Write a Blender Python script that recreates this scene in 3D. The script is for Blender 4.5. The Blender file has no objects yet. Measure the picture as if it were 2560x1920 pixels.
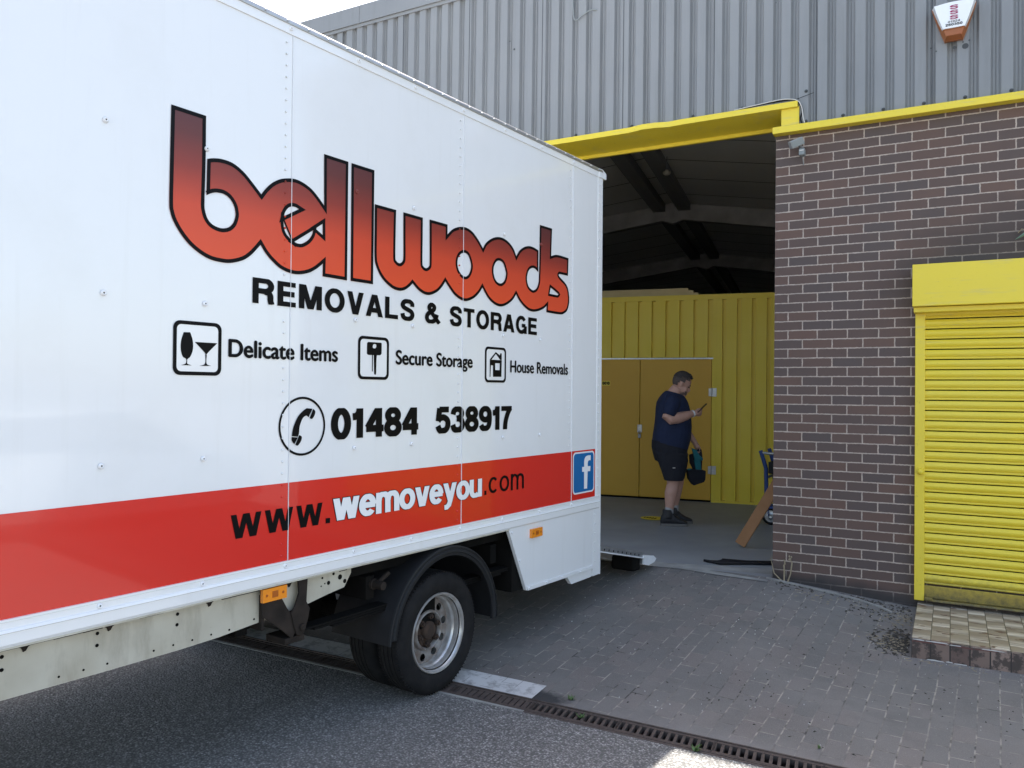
import bpy, bmesh, math, random
from mathutils import Vector, Matrix
random.seed(7)
C = bpy.context.scene.collection
sc = bpy.context.scene
R = math.radians

# ------------------------------------------------------------------ camera, sky, sun, exposure
cd_ = bpy.data.cameras.new('camera'); cam = bpy.data.objects.new('camera', cd_); C.objects.link(cam)
cd_.sensor_width = 36.0; cd_.lens = 36.0 * 1988.75 / 2560.0; cd_.clip_start = 0.05; cd_.clip_end = 2000.0
_r = Vector((0.87528958, 0.48339523, 0.01404295)); _u = Vector((-0.0033036, -0.0230609, 0.9997286)); _f = Vector((-0.48358789, 0.87509842, 0.01858802))
cam.matrix_world = Matrix(((_r.x, _u.x, -_f.x, 1.278348), (_r.y, _u.y, -_f.y, -6.769223), (_r.z, _u.z, -_f.z, 1.687056), (0, 0, 0, 1)))
sc.camera = cam
SUN = Vector((-0.345, 0.49, 1.0)).normalized()          # towards the sun: over the warehouse roof
EL = math.asin(SUN.z); AZ = math.atan2(SUN.x, SUN.y)
w = bpy.data.worlds.new('World'); sc.world = w; w.use_nodes = True
_nt = w.node_tree; _bg = _nt.nodes['Background']
_sky = _nt.nodes.new('ShaderNodeTexSky'); _sky.sky_type = 'NISHITA'; _sky.sun_disc = False
_sky.sun_elevation = EL; _sky.sun_rotation = AZ; _sky.air_density = 1.0; _sky.dust_density = 2.2; _sky.ozone_density = 1.0
_wb = _nt.nodes.new('ShaderNodeMix'); _wb.data_type = 'RGBA'; _wb.blend_type = 'MULTIPLY'; _wb.inputs[0].default_value = 1.0; _wb.inputs[7].default_value = (1.10, 1.0, .885, 1)
_nt.links.new(_sky.outputs[0], _wb.inputs[6]); _nt.links.new(_wb.outputs[2], _bg.inputs[0]); _bg.inputs[1].default_value = 0.13
ld = bpy.data.lights.new('sun', 'SUN'); ld.energy = 4.5; ld.angle = R(0.5); ld.color = (1.0, 0.95, 0.87)
lo = bpy.data.objects.new('sun', ld); C.objects.link(lo); lo.rotation_euler = (-SUN).to_track_quat('-Z', 'Y').to_euler(); lo.location = (0, 0, 30)
sc.view_settings.view_transform = 'Standard'; sc.view_settings.look = 'None'; sc.view_settings.gamma = 1.0
sc.view_settings.exposure = 2.0
sc.cycles.diffuse_bounces = 8; sc.cycles.max_bounces = 14

# ------------------------------------------------------------------ materials
def mat(name, col, rough=0.6, metal=0.0, col2=None, scale=8.0, amt=0.5, bump=0.0, bscale=60.0, coat=0.0, spec=0.5, detail=6.0):
    m = bpy.data.materials.new(name); m.use_nodes = True; nt = m.node_tree; N = nt.nodes; L = nt.links
    b = N['Principled BSDF']
    b.inputs['Base Color'].default_value = (*col, 1); b.inputs['Roughness'].default_value = rough; b.inputs['Metallic'].default_value = metal
    b.inputs['Coat Weight'].default_value = coat; b.inputs['Specular IOR Level'].default_value = spec
    tc = N.new('ShaderNodeTexCoord')
    if col2 is not None:
        n = N.new('ShaderNodeTexNoise'); n.inputs['Scale'].default_value = scale; n.inputs['Detail'].default_value = detail
        L.new(tc.outputs['Object'], n.inputs['Vector'])
        r = N.new('ShaderNodeValToRGB'); r.color_ramp.elements[0].position = 0.5 - amt / 2; r.color_ramp.elements[1].position = 0.5 + amt / 2
        r.color_ramp.elements[0].color = (*col, 1); r.color_ramp.elements[1].color = (*col2, 1)
        L.new(n.outputs['Fac'], r.inputs[0]); L.new(r.outputs[0], b.inputs['Base Color'])
    if bump > 0:
        n2 = N.new('ShaderNodeTexNoise'); n2.inputs['Scale'].default_value = bscale; n2.inputs['Detail'].default_value = 4
        L.new(tc.outputs['Object'], n2.inputs['Vector'])
        bp = N.new('ShaderNodeBump'); bp.inputs['Strength'].default_value = bump; bp.inputs['Distance'].default_value = 0.01
        L.new(n2.outputs['Fac'], bp.inputs['Height']); L.new(bp.outputs[0], b.inputs['Normal'])
    return m

def nodes(m):
    nt = m.node_tree
    return nt, nt.nodes, nt.links, nt.nodes['Principled BSDF']
def mth(nt, op, a, b=None, c=None):
    n = nt.nodes.new('ShaderNodeMath'); n.operation = op
    for i, v in enumerate((a, b, c)):
        if v is None: continue
        if isinstance(v, (int, float)): n.inputs[i].default_value = v
        else: nt.links.new(v, n.inputs[i])
    return n.outputs[0]
def mixc(nt, f, a, b):
    n = nt.nodes.new('ShaderNodeMix'); n.data_type = 'RGBA'
    for i, v in ((0, f), (6, a), (7, b)):
        if isinstance(v, (int, float)): n.inputs[i].default_value = v
        elif isinstance(v, tuple): n.inputs[i].default_value = (*v, 1) if len(v) == 3 else v
        else: nt.links.new(v, n.inputs[i])
    return n.outputs[2]
def noise(nt, vec, scale, detail=4.0, rough=0.5, out='Fac'):
    n = nt.nodes.new('ShaderNodeTexNoise'); n.inputs['Scale'].default_value = scale; n.inputs['Detail'].default_value = detail; n.inputs['Roughness'].default_value = rough
    nt.links.new(vec, n.inputs['Vector']); return n.outputs[out]
def ramp(nt, f, stops):
    n = nt.nodes.new('ShaderNodeValToRGB'); e = n.color_ramp.elements
    while len(e) < len(stops): e.new(0.5)
    for i, (p, c) in enumerate(stops):
        e[i].position = p; e[i].color = (c, c, c, 1) if isinstance(c, (int, float)) else (*c, 1)
    nt.links.new(f, n.inputs[0]); return n.outputs[0]
def objco(nt):
    return nt.nodes.new('ShaderNodeTexCoord').outputs['Object']
def sep(nt, v):
    n = nt.nodes.new('ShaderNodeSeparateXYZ'); nt.links.new(v, n.inputs[0]); return n.outputs
def comb(nt, x, y, z=0.0):
    n = nt.nodes.new('ShaderNodeCombineXYZ')
    for i, v in enumerate((x, y, z)):
        if isinstance(v, (int, float)): n.inputs[i].default_value = v
        else: nt.links.new(v, n.inputs[i])
    return n.outputs[0]
def bumpn(nt, h, strength, dist):
    n = nt.nodes.new('ShaderNodeBump'); n.inputs['Strength'].default_value = strength; n.inputs['Distance'].default_value = dist
    nt.links.new(h, n.inputs['Height']); nt.links.new(n.outputs[0], nt.nodes['Principled BSDF'].inputs['Normal']); return n

def m_brick():
    m = mat('brick', (.2, .15, .13), 0.85); nt, N, L, b = nodes(m); o = objco(nt); s = sep(nt, o)
    dis = noise(nt, o, 9.0, 3.0)
    rag = noise(nt, o, 55.0, 3.0, .6); zz = mth(nt, 'ADD', mth(nt, 'ADD', s[2], mth(nt, 'MULTIPLY_ADD', dis, 0.006, -0.003)), mth(nt, 'MULTIPLY_ADD', rag, .009, -.0045))
    vec = comb(nt, mth(nt, 'ADD', mth(nt, 'ADD', s[0], .1175 + 22.5), mth(nt, 'MULTIPLY_ADD', noise(nt, o, 47.0, 3.0, .6), .009, -.0045)), mth(nt, 'ADD', zz, -3.775 + 7.5))
    def bt(c1, c2, mo, ms):
        t = N.new('ShaderNodeTexBrick'); L.new(vec, t.inputs['Vector']); t.inputs['Scale'].default_value = 1.0
        t.inputs['Brick Width'].default_value = .225; t.inputs['Row Height'].default_value = .075
        t.inputs['Mortar Size'].default_value = ms; t.inputs['Mortar Smooth'].default_value = .25; t.inputs['Bias'].default_value = 0.0
        for k, c in (('Color1', c1), ('Color2', c2), ('Mortar', mo)): t.inputs[k].default_value = (*c, 1)
        return t
    t = bt((0, 0, 0), (1, 1, 1), (.5, .5, .5), .0052)
    v = sep(nt, t.outputs['Color'])[0]
    bc = ramp(nt, v, [(0.0, (.104, .078, .07)), (.3, (.116, .079, .066)), (.65, (.131, .082, .065)), (1.0, (.152, .09, .068))])
    fine = noise(nt, o, 120.0, 5.0, .7); bc = mixc(nt, mth(nt, 'MULTIPLY', fine, .3), bc, (.06, .055, .06))
    mo = mixc(nt, ramp(nt, noise(nt, o, 30.0, 4.0), [(.35, 0.0), (.65, 1.0)]), (.49, .405, .34), (.37, .3, .255))
    cc = mixc(nt, t.outputs['Fac'], bc, mo)
    # grime: a damp dark band above the ground and dirt washed down beside the shutter hood
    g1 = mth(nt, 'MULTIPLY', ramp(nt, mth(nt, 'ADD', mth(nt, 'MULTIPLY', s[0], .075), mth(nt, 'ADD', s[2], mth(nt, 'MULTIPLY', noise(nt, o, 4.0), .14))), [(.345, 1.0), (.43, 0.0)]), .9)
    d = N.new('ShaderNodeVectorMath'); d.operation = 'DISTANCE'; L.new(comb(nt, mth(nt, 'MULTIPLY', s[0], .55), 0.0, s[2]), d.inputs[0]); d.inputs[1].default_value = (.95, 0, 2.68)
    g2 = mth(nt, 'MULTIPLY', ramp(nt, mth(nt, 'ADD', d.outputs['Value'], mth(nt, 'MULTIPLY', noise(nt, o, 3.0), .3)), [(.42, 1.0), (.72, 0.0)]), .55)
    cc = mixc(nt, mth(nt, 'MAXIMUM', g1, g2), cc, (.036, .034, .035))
    cc = mixc(nt, ramp(nt, noise(nt, o, 1.7, 6.0, .65), [(.5, 0.0), (.8, .35)]), cc, (.085, .072, .068))
    cc = mixc(nt, ramp(nt, noise(nt, o, 38.0, 4.0, .6), [(.68, 0.0), (.74, .6)]), cc, (.05, .042, .04))
    L.new(cc, b.inputs['Base Color'])
    h = mth(nt, 'ADD', mth(nt, 'MULTIPLY', t.outputs['Fac'], -1.0), mth(nt, 'MULTIPLY', fine, .35)); bumpn(nt, h, .6, .006)
    return m

def m_paving():
    m = mat('block_paving', (.12, .12, .12), 0.9); nt, N, L, b = nodes(m); o = objco(nt); s = sep(nt, o)
    wob = noise(nt, o, 2.2, 2.0)
    a = R(2.5)
    xr = mth(nt, 'ADD', mth(nt, 'MULTIPLY', s[0], math.cos(a)), mth(nt, 'MULTIPLY', s[1], -math.sin(a)))
    yr = mth(nt, 'ADD', mth(nt, 'MULTIPLY', s[0], math.sin(a)), mth(nt, 'MULTIPLY', s[1], math.cos(a)))
    xr = mth(nt, 'ADD', xr, mth(nt, 'MULTIPLY', wob, .02))
    def bt(ms, sm):
        t = N.new('ShaderNodeTexBrick'); L.new(comb(nt, mth(nt, 'ADD', yr, 20.0), mth(nt, 'ADD', xr, 20.03)), t.inputs['Vector']); t.inputs['Scale'].default_value = 1.0
        t.inputs['Brick Width'].default_value = .203; t.inputs['Row Height'].default_value = .1055
        t.inputs['Mortar Size'].default_value = ms; t.inputs['Mortar Smooth'].default_value = sm
        t.inputs['Color1'].default_value = (0, 0, 0, 1); t.inputs['Color2'].default_value = (1, 1, 1, 1); t.inputs['Mortar'].default_value = (.5, .5, .5, 1)
        return t
    t = bt(.0046, .3)
    v = sep(nt, t.outputs['Color'])[0]
    base = ramp(nt, v, [(0.0, (.150, .145, .137)), (.5, (.166, .157, .147)), (1.0, (.186, .164, .151))])
    fine = noise(nt, o, 260.0, 3.0, .7)
    base = mixc(nt, ramp(nt, fine, [(.32, .65), (.5, 0.0)]), base, (.07, .069, .067))
    base = mixc(nt, ramp(nt, fine, [(.58, 0.0), (.74, .75)]), base, (.42, .41, .39))
    pat = noise(nt, o, 1.3, 5.0, .6)
    base = mixc(nt, ramp(nt, pat, [(.4, 0.0), (.7, .55)]), base, (.225, .217, .202))
    base = mixc(nt, ramp(nt, noise(nt, o, 3.1, 6.0, .7), [(.52, 0.0), (.78, .5)]), base, (.09, .088, .086))
    # sandy filling in the joints, washed out or missing in places
    jf = noise(nt, o, 3.5, 3.0)
    jc = mixc(nt, ramp(nt, noise(nt, o, 14.0, 3.0), [(.35, 0.0), (.6, 1.0)]), (.05, .047, .044), (.34, .315, .275))
    fill = ramp(nt, jf, [(.38, .2), (.58, 1.0)])
    base = mixc(nt, mth(nt, 'MULTIPLY', t.outputs['Fac'], fill), base, jc)
    # dusty cement haunching along the drain
    edm = N.new('ShaderNodeMapRange'); L.new(mth(nt, 'ADD', s[1], mth(nt, 'MULTIPLY', noise(nt, o, 6.0, 5.0), .25)), edm.inputs[0])
    edm.inputs[1].default_value = -2.66; edm.inputs[2].default_value = -2.5; edm.inputs[3].default_value = .8; edm.inputs[4].default_value = 0.0
    base = mixc(nt, edm.outputs[0], base, mixc(nt, noise(nt, o, 60.0, 4.0), (.17, .163, .158), (.25, .24, .225)))
    # oil stain by the end of the painted line
    d = N.new('ShaderNodeVectorMath'); d.operation = 'DISTANCE'; L.new(comb(nt, mth(nt, 'MULTIPLY', s[0], .6), s[1], 0.0), d.inputs[0]); d.inputs[1].default_value = (-.44, -2.72, 0)
    st = ramp(nt, mth(nt, 'ADD', d.outputs['Value'], mth(nt, 'MULTIPLY', noise(nt, o, 25.0, 5.0, .7), .09)), [(.1, .9), (.15, 0.0)])
    base = mixc(nt, st, base, (.03, .032, .034))
    L.new(base, b.inputs['Base Color'])
    h = mth(nt, 'ADD', mth(nt, 'MULTIPLY', t.outputs['Fac'], -.8), mth(nt, 'MULTIPLY', fine, .5)); bumpn(nt, h, .55, .006)
    return m

def m_asphalt():
    m = mat('asphalt', (.06, .06, .06), 0.9); nt, N, L, b = nodes(m); o = objco(nt)
    v = N.new('ShaderNodeTexVoronoi'); v.inputs['Scale'].default_value = 95.0; L.new(o, v.inputs['Vector'])
    cell = sep(nt, v.outputs['Color'])[0]
    c = ramp(nt, cell, [(0.0, (.155, .152, .148)), (.45, (.23, .227, .22)), (.8, (.32, .314, .303)), (1.0, (.5, .49, .475))])
    c = mixc(nt, ramp(nt, v.outputs['Distance'], [(.3, 0.0), (.65, .8)]), c, (.075, .074, .072))
    c = mixc(nt, ramp(nt, noise(nt, o, .9, 5.0), [(.4, 0.0), (.75, .4)]), c, (.17, .166, .16))
    c = mixc(nt, ramp(nt, noise(nt, comb(nt, mth(nt, 'MULTIPLY', sep(nt, o)[0], 2.2), mth(nt, 'MULTIPLY', sep(nt, o)[1], .35)), 1.1, 4.0), [(.55, 0.0), (.7, .35)]), c, (.075, .073, .07))
    L.new(c, b.inputs['Base Color'])
    bumpn(nt, mth(nt, 'SUBTRACT', 1.0, v.outputs['Distance']), .9, .006)
    return m

def m_white(name='white_paint', col=(.8, .81, .82), wav=.02):
    m = mat(name, col, 0.16, coat=.5, spec=.5); nt, N, L, b = nodes(m); o = objco(nt)
    b.inputs['Coat Roughness'].default_value = .04
    dirt = ramp(nt, noise(nt, o, 2.0, 6.0, .65), [(.5, 0.0), (.85, .25)])
    s = sep(nt, o); stv = comb(nt, mth(nt, 'MULTIPLY', s[0], 14.0), mth(nt, 'MULTIPLY', s[1], 14.0), mth(nt, 'MULTIPLY', s[2], .7))
    strk = ramp(nt, noise(nt, stv, 1.0, 5.0, .65), [(.55, 0.0), (.8, .22)])
    L.new(mixc(nt, mth(nt, 'MAXIMUM', dirt, strk), col, (col[0] * .78, col[1] * .76, col[2] * .71)), b.inputs['Base Color'])
    bp = bumpn(nt, noise(nt, o, 1.6, 1.0), wav * 8, .02)
    L.new(bp.outputs[0], b.inputs['Coat Normal'])
    return m

def m_yellow(name, col, dirt_z=None, grime=.35, rough=.45):
    m = mat(name, col, rough); nt, N, L, b = nodes(m); o = objco(nt); s = sep(nt, o)
    fade = mixc(nt, ramp(nt, noise(nt, o, 1.5, 5.0, .6), [(.35, 0.0), (.75, .5)]), col, (col[0] * .95, col[1] * .98, min(1, col[2] * 2.2)))
    sp = mixc(nt, ramp(nt, noise(nt, o, 45.0, 5.0, .7), [(.62, 0.0), (.72, grime)]), fade, (.1, .08, .05))
    if dirt_z:
        dz = mth(nt, 'ADD', s[2], mth(nt, 'MULTIPLY', noise(nt, o, 22.0, 5.0, .8), dirt_z[1]))
        mr = N.new('ShaderNodeMapRange'); L.new(dz, mr.inputs[0]); mr.inputs[1].default_value = dirt_z[0]; mr.inputs[2].default_value = dirt_z[0] + .16; mr.inputs[3].default_value = .9; mr.inputs[4].default_value = 0.0
        sp = mixc(nt, mr.outputs[0], sp, (.05, .047, .03))
    wear = mth(nt, 'MULTIPLY', ramp(nt, noise(nt, comb(nt, mth(nt, 'MULTIPLY', s[0], 2.5), s[1], mth(nt, 'MULTIPLY', s[2], 30.0)), 1.0, 6.0, .7), [(.55, 0.0), (.75, .7)]), ramp(nt, mth(nt, 'MULTIPLY', s[2], .3), [(.57, .12), (.66, 1.0)]))
    sp = mixc(nt, wear, sp, (.5, .43, .2))
    L.new(sp, b.inputs['Base Color']); bumpn(nt, noise(nt, o, 5.0, 3.0), .25, .02); return m

M = {}
M['brick'] = m_brick(); M['paving'] = m_paving(); M['asphalt'] = m_asphalt()
M['white'] = m_white(); M['trim_white'] = m_white('trim_white', (.82, .83, .84), .01)
M['yellow'] = m_yellow('yellow_paint', (.78, .60, .032)); M['shutter'] = m_yellow('shutter_yellow', (.78, .61, .036), (.35, .16), .25)
M['dirty_yellow'] = m_yellow('dirty_yellow', (.5, .36, .03), (.33, .22), .8)
M['red'] = mat('red_vinyl', (.66, .024, .014), .2, coat=.4)
M['black_vinyl'] = mat('black_vinyl', (.003, .003, .004), .4, spec=.12)
M['maroon'] = mat('maroon_paint', (.22, .04, .03), .4)
M['red_oxide'] = mat('red_oxide_paint', (.13, .05, .042), .7)
M['short_hair'] = mat('short_hair', (.07, .052, .046), .85, col2=(.1, .078, .07), scale=70)
M['white_vinyl'] = mat('white_vinyl', (.82, .83, .85), .25)
M['blue_vinyl'] = mat('blue_vinyl', (.012, .12, .34), .25, col2=(.015, .15, .4), scale=3)
M['alu'] = mat('aluminium', (.5, .5, .49), .4, .85, col2=(.42, .41, .4), scale=10)
M['steel'] = mat('galvanised_steel', (.55, .56, .57), .35, .8, col2=(.4, .41, .42), scale=30)
M['clad'] = mat('grey_cladding', (.215, .222, .23), .5, col2=(.248, .255, .26), scale=1.1, amt=.4)
nt, N, L, b = nodes(M['clad']); o = objco(nt); s = sep(nt, o); src_ = b.inputs['Base Color'].links[0].from_socket
run_ = ramp(nt, noise(nt, comb(nt, mth(nt, 'MULTIPLY', s[0], 11.0), 0.0, mth(nt, 'MULTIPLY', s[2], .8)), 1.0, 6.0, .7), [(.5, 0.0), (.75, .55)])
L.new(mixc(nt, run_, src_, (.17, .172, .17)), b.inputs['Base Color']); bumpn(nt, noise(nt, o, 3.0, 2.0), .12, .02)
M['clad_dark'] = mat('cladding_gap', (.06, .065, .07), .7)
M['rubber'] = mat('tyre_rubber', (.009, .009, .010), .8, col2=(.02, .019, .019), scale=14, bump=.2, bscale=40, spec=.2)
M['black_plastic'] = mat('black_plastic', (.007, .007, .009), .55, col2=(.016, .016, .018), scale=9, amt=.6, spec=.25)
M['rim'] = mat('silver_rim', (.62, .62, .62), .32, .6, col2=(.45, .42, .39), scale=16, amt=.35)
M['rim_disc'] = mat('grimy_rim_disc', (.36, .35, .34), .5, .4, col2=(.17, .13, .105), scale=20, amt=.4)
M['rust'] = mat('rusty_hub', (.03, .023, .02), .85, .2, col2=(.075, .045, .03), scale=30, amt=.4)
M['chassis'] = mat('cream_chassis_paint', (.55, .53, .45), .5, col2=(.42, .39, .31), scale=5, amt=.5)
M['under'] = mat('underbody_black', (.005, .005, .005), .9, col2=(.011, .01, .009), scale=6, spec=.1)
M['bracket'] = mat('rusty_bracket', (.018, .015, .013), .85, col2=(.04, .031, .026), scale=14, amt=.5, spec=.15)
nt, N, L, b = nodes(M['chassis']); o = objco(nt); s = sep(nt, o); src_ = b.inputs['Base Color'].links[0].from_socket
run_ = ramp(nt, noise(nt, comb(nt, mth(nt, 'MULTIPLY', s[0], 9.0), 0.0, mth(nt, 'MULTIPLY', s[2], 2.0)), 1.0, 6.0, .7), [(.5, 0.0), (.72, .6)])
sp_ = ramp(nt, noise(nt, o, 60.0, 4.0, .6), [(.66, 0.0), (.72, .8)])
c_ = mixc(nt, run_, src_, (.27, .24, .19)); L.new(mixc(nt, mth(nt, 'MULTIPLY', sp_, ramp(nt, mth(nt, 'MULTIPLY_ADD', s[0], .25, 1.0), [(.5, .15), (.8, 1.0)])), c_, (.09, .065, .045)), b.inputs['Base Color'])
M['amber'] = mat('amber_lens', (.85, .27, .012), .25, coat=.5)
M['amber_dark'] = mat('amber_dark', (.4, .1, .005), .4)
M['concrete'] = mat('concrete_floor', (.22, .23, .24), .6, col2=(.3, .31, .315), scale=1.8, amt=.45, bump=.1, bscale=30)
M['threshold'] = mat('worn_concrete', (.22, .215, .205), .85, col2=(.36, .36, .33), scale=5, amt=.35, bump=.3, bscale=40)
M['inner'] = mat('roof_lining', (.78, .78, .77), .8, col2=(.82, .815, .8), scale=.8)
M['inner_dark'] = mat('dark_lining', (.25, .25, .255), .9)
M['inner_wall'] = mat('inner_wall_paint', (.72, .72, .73), .9)
M['girder'] = mat('girder', (.6, .59, .58), .7, col2=(.38, .37, .36), scale=3)
M['cast'] = mat('cast_iron', (.065, .05, .045), .85, .2, col2=(.115, .09, .078), scale=18, amt=.5, bump=.3, bscale=80)
M['mustard'] = mat('mustard_door', (.6, .33, .024), .5, col2=(.66, .38, .035), scale=1.2, amt=.6)
M['cont'] = mat('container_yellow', (.72, .54, .02), .45, col2=(.76, .58, .06), scale=1.5, amt=.5)
M['flap_lip'] = mat('worn_lip', (.02, .021, .023), .6, spec=.25)
M['board'] = mat('pale_board', (.6, .5, .3), .7, col2=(.5, .4, .22), scale=6)
M['wood'] = mat('plank_wood', (.33, .15, .055), .65, col2=(.42, .21, .09), scale=7, amt=.6)
M['blue'] = mat('blue_steel', (.02, .06, .24), .45)
M['grey_plastic'] = mat('grey_plastic', (.22, .24, .24), .5)
M['skin'] = mat('skin', (.5, .28, .21), .55, col2=(.56, .33, .26), scale=20)
M['hair'] = mat('dark_hair', (.03, .024, .022), .8, col2=(.06, .05, .047), scale=60)
M['beard'] = mat('greying_beard', (.15, .1, .085), .85, col2=(.24, .17, .14), scale=70)
M['navy'] = mat('navy_cotton', (.009, .016, .048), .9, col2=(.013, .023, .065), scale=9, bump=1.0, bscale=7)
M['black_cloth'] = mat('black_cloth', (.008, .009, .016), .9, col2=(.014, .015, .022), scale=12, bump=.4, bscale=14)
M['teal'] = mat('teal_fabric', (.01, .13, .16), .8, col2=(.014, .17, .2), scale=15)
M['sock'] = mat('grey_sock', (.4, .4, .42), .9)
M['shoe'] = mat('black_shoe', (.015, .015, .018), .6, col2=(.03, .03, .034), scale=40)
M['sole'] = mat('grey_sole', (.16, .15, .14), .7)
M['dry'] = mat('dry_stem', (.36, .3, .2), .8, col2=(.25, .2, .13), scale=40)
M['leaf'] = mat('green_leaf', (.06, .12, .03), .5, col2=(.1, .17, .05), scale=30)
M['leaf_blue'] = mat('grey_green_leaf', (.1, .17, .12), .5)
M['dirt'] = mat('dirt', (.045, .04, .035), .95, col2=(.09, .08, .065), scale=30)
M['pale'] = mat('pale_chip', (.6, .58, .55), .8)
M['screen'] = mat('phone_glass', (.01, .01, .012), .15)
M['magenta'] = mat('magenta_print', (.3, .01, .09), .4)
M['orange_lens'] = mat('orange_brown_lens', (.34, .1, .025), .3, col2=(.26, .1, .03), scale=8)
M['lamp_white'] = mat('lamp_white', (.6, .55, .45), .5)
M['grey_metal'] = mat('grey_metal', (.3, .31, .32), .45, .3)
M['dusty'] = mat('dusty_guard', (.009, .0095, .011), .6, col2=(.02, .02, .022), scale=7, amt=.6, spec=.25)

# logo gradient (the vinyl itself fades from dark maroon at the letter tops to orange-red)
m = mat('gradient_vinyl', (.6, .06, .03), .3, spec=.35); nt, N, L, b = nodes(m); s = sep(nt, objco(nt))
mr = N.new('ShaderNodeMapRange'); L.new(s[2], mr.inputs[0]); mr.inputs[1].default_value = 2.27; mr.inputs[2].default_value = 2.86
L.new(ramp(nt, mr.outputs[0], [(0.0, (.74, .085, .03)), (.36, (.62, .07, .03)), (.62, (.27, .04, .028)), (.85, (.13, .033, .03)), (1.0, (.105, .033, .035))]), b.inputs['Base Color'])
M['logo'] = m
# worn white road paint
m = mat('worn_white_paint', (.62, .63, .63), .7); nt, N, L, b = nodes(m); o = objco(nt); s = sep(nt, o)
wr = ramp(nt, noise(nt, o, 11.0, 6.0, .7), [(.5, 0.0), (.64, 1.0)])
bl = N.new('ShaderNodeTexBrick'); L.new(comb(nt, mth(nt, 'ADD', s[1], 20.0), mth(nt, 'ADD', s[0], 20.03)), bl.inputs['Vector']); bl.inputs['Scale'].default_value = 1
bl.inputs['Brick Width'].default_value = .203; bl.inputs['Row Height'].default_value = .1055; bl.inputs['Mortar Size'].default_value = .002
cr = mth(nt, 'MULTIPLY', bl.outputs['Fac'], ramp(nt, noise(nt, o, 9.0, 3.0), [(.48, 0.0), (.55, .9)]))
L.new(mixc(nt, mth(nt, 'MAXIMUM', mth(nt, 'MULTIPLY', wr, .75), cr), (.6, .6, .59), (.2, .195, .19)), b.inputs['Base Color'])
M['line'] = m
# chipped cream tiles of the step
m = mat('cream_tile', (.5, .45, .3), .5); nt, N, L, b = nodes(m); o = objco(nt); s = sep(nt, o)
bt = N.new('ShaderNodeTexBrick'); L.new(comb(nt, mth(nt, 'ADD', s[1], 20.1), mth(nt, 'ADD', s[0], 20.0 - .02)), bt.inputs['Vector']); bt.inputs['Scale'].default_value = 1
bt.inputs['Brick Width'].default_value = .21; bt.inputs['Row Height'].default_value = .108; bt.inputs['Mortar Size'].default_value = .0025
bt.inputs['Color1'].default_value = (0, 0, 0, 1); bt.inputs['Color2'].default_value = (1, 1, 1, 1); bt.inputs['Mortar'].default_value = (.5, .5, .5, 1)
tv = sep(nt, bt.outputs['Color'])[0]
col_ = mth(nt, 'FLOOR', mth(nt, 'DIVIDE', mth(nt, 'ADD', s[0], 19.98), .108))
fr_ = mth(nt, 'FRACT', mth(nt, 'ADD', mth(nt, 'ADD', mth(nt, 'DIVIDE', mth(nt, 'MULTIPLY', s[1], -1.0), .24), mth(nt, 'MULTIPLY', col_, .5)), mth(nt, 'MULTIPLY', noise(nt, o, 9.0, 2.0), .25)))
sheen_tone = ramp(nt, mth(nt, 'MULTIPLY_ADD', tv, .12, fr_), [(0.0, (.27, .225, .165)), (.5, (.33, .28, .21)), (.62, (.5, .44, .34)), (.92, (.7, .64, .53)), (1.0, (.4, .35, .27))])  # light-to-dark sheen across each tile, painted into its colour
sheen_dust = mixc(nt, ramp(nt, noise(nt, comb(nt, mth(nt, 'MULTIPLY', s[0], 2.0), mth(nt, 'MULTIPLY', s[1], 9.0), tv), 2.0, 3.0), [(.4, 0.0), (.62, .7)]), sheen_tone, (.25, .205, .155))
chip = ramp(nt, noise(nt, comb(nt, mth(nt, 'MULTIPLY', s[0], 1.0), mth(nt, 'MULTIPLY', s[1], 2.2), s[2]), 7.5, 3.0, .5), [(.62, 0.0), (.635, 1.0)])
sheen_dust = mixc(nt, chip, sheen_dust, (.16, .1, .075))
L.new(mixc(nt, bt.outputs['Fac'], sheen_dust, (.1, .085, .06)), b.inputs['Base Color'])
hh = mth(nt, 'ADD', mth(nt, 'MULTIPLY', bt.outputs['Fac'], -1.0), mth(nt, 'MULTIPLY', chip, -.6)); bumpn(nt, hh, .5, .005)
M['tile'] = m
m = mat('riser_tile', (.2, .13, .1), .8, col2=(.08, .06, .05), scale=9, amt=.35, bump=.6, bscale=18)
nt, N, L, b = nodes(m); o = objco(nt); s = sep(nt, o)
bt = N.new('ShaderNodeTexBrick'); L.new(comb(nt, mth(nt, 'ADD', s[0], 20.0 - .02), mth(nt, 'ADD', s[2], 20.0)), bt.inputs['Vector']); bt.inputs['Scale'].default_value = 1; bt.offset = 0.0
bt.inputs['Brick Width'].default_value = .108; bt.inputs['Row Height'].default_value = .4; bt.inputs['Mortar Size'].default_value = .004
bt.inputs['Color1'].default_value = (.13, .085, .07, 1); bt.inputs['Color2'].default_value = (.28, .2, .16, 1); bt.inputs['Mortar'].default_value = (.03, .026, .024, 1)
ch = ramp(nt, noise(nt, o, 13.0, 5.0, .7), [(.48, 0.0), (.56, .85)])
L.new(mixc(nt, ch, bt.outputs['Color'], (.05, .04, .035)), b.inputs['Base Color'])
M['riser'] = m

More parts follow.
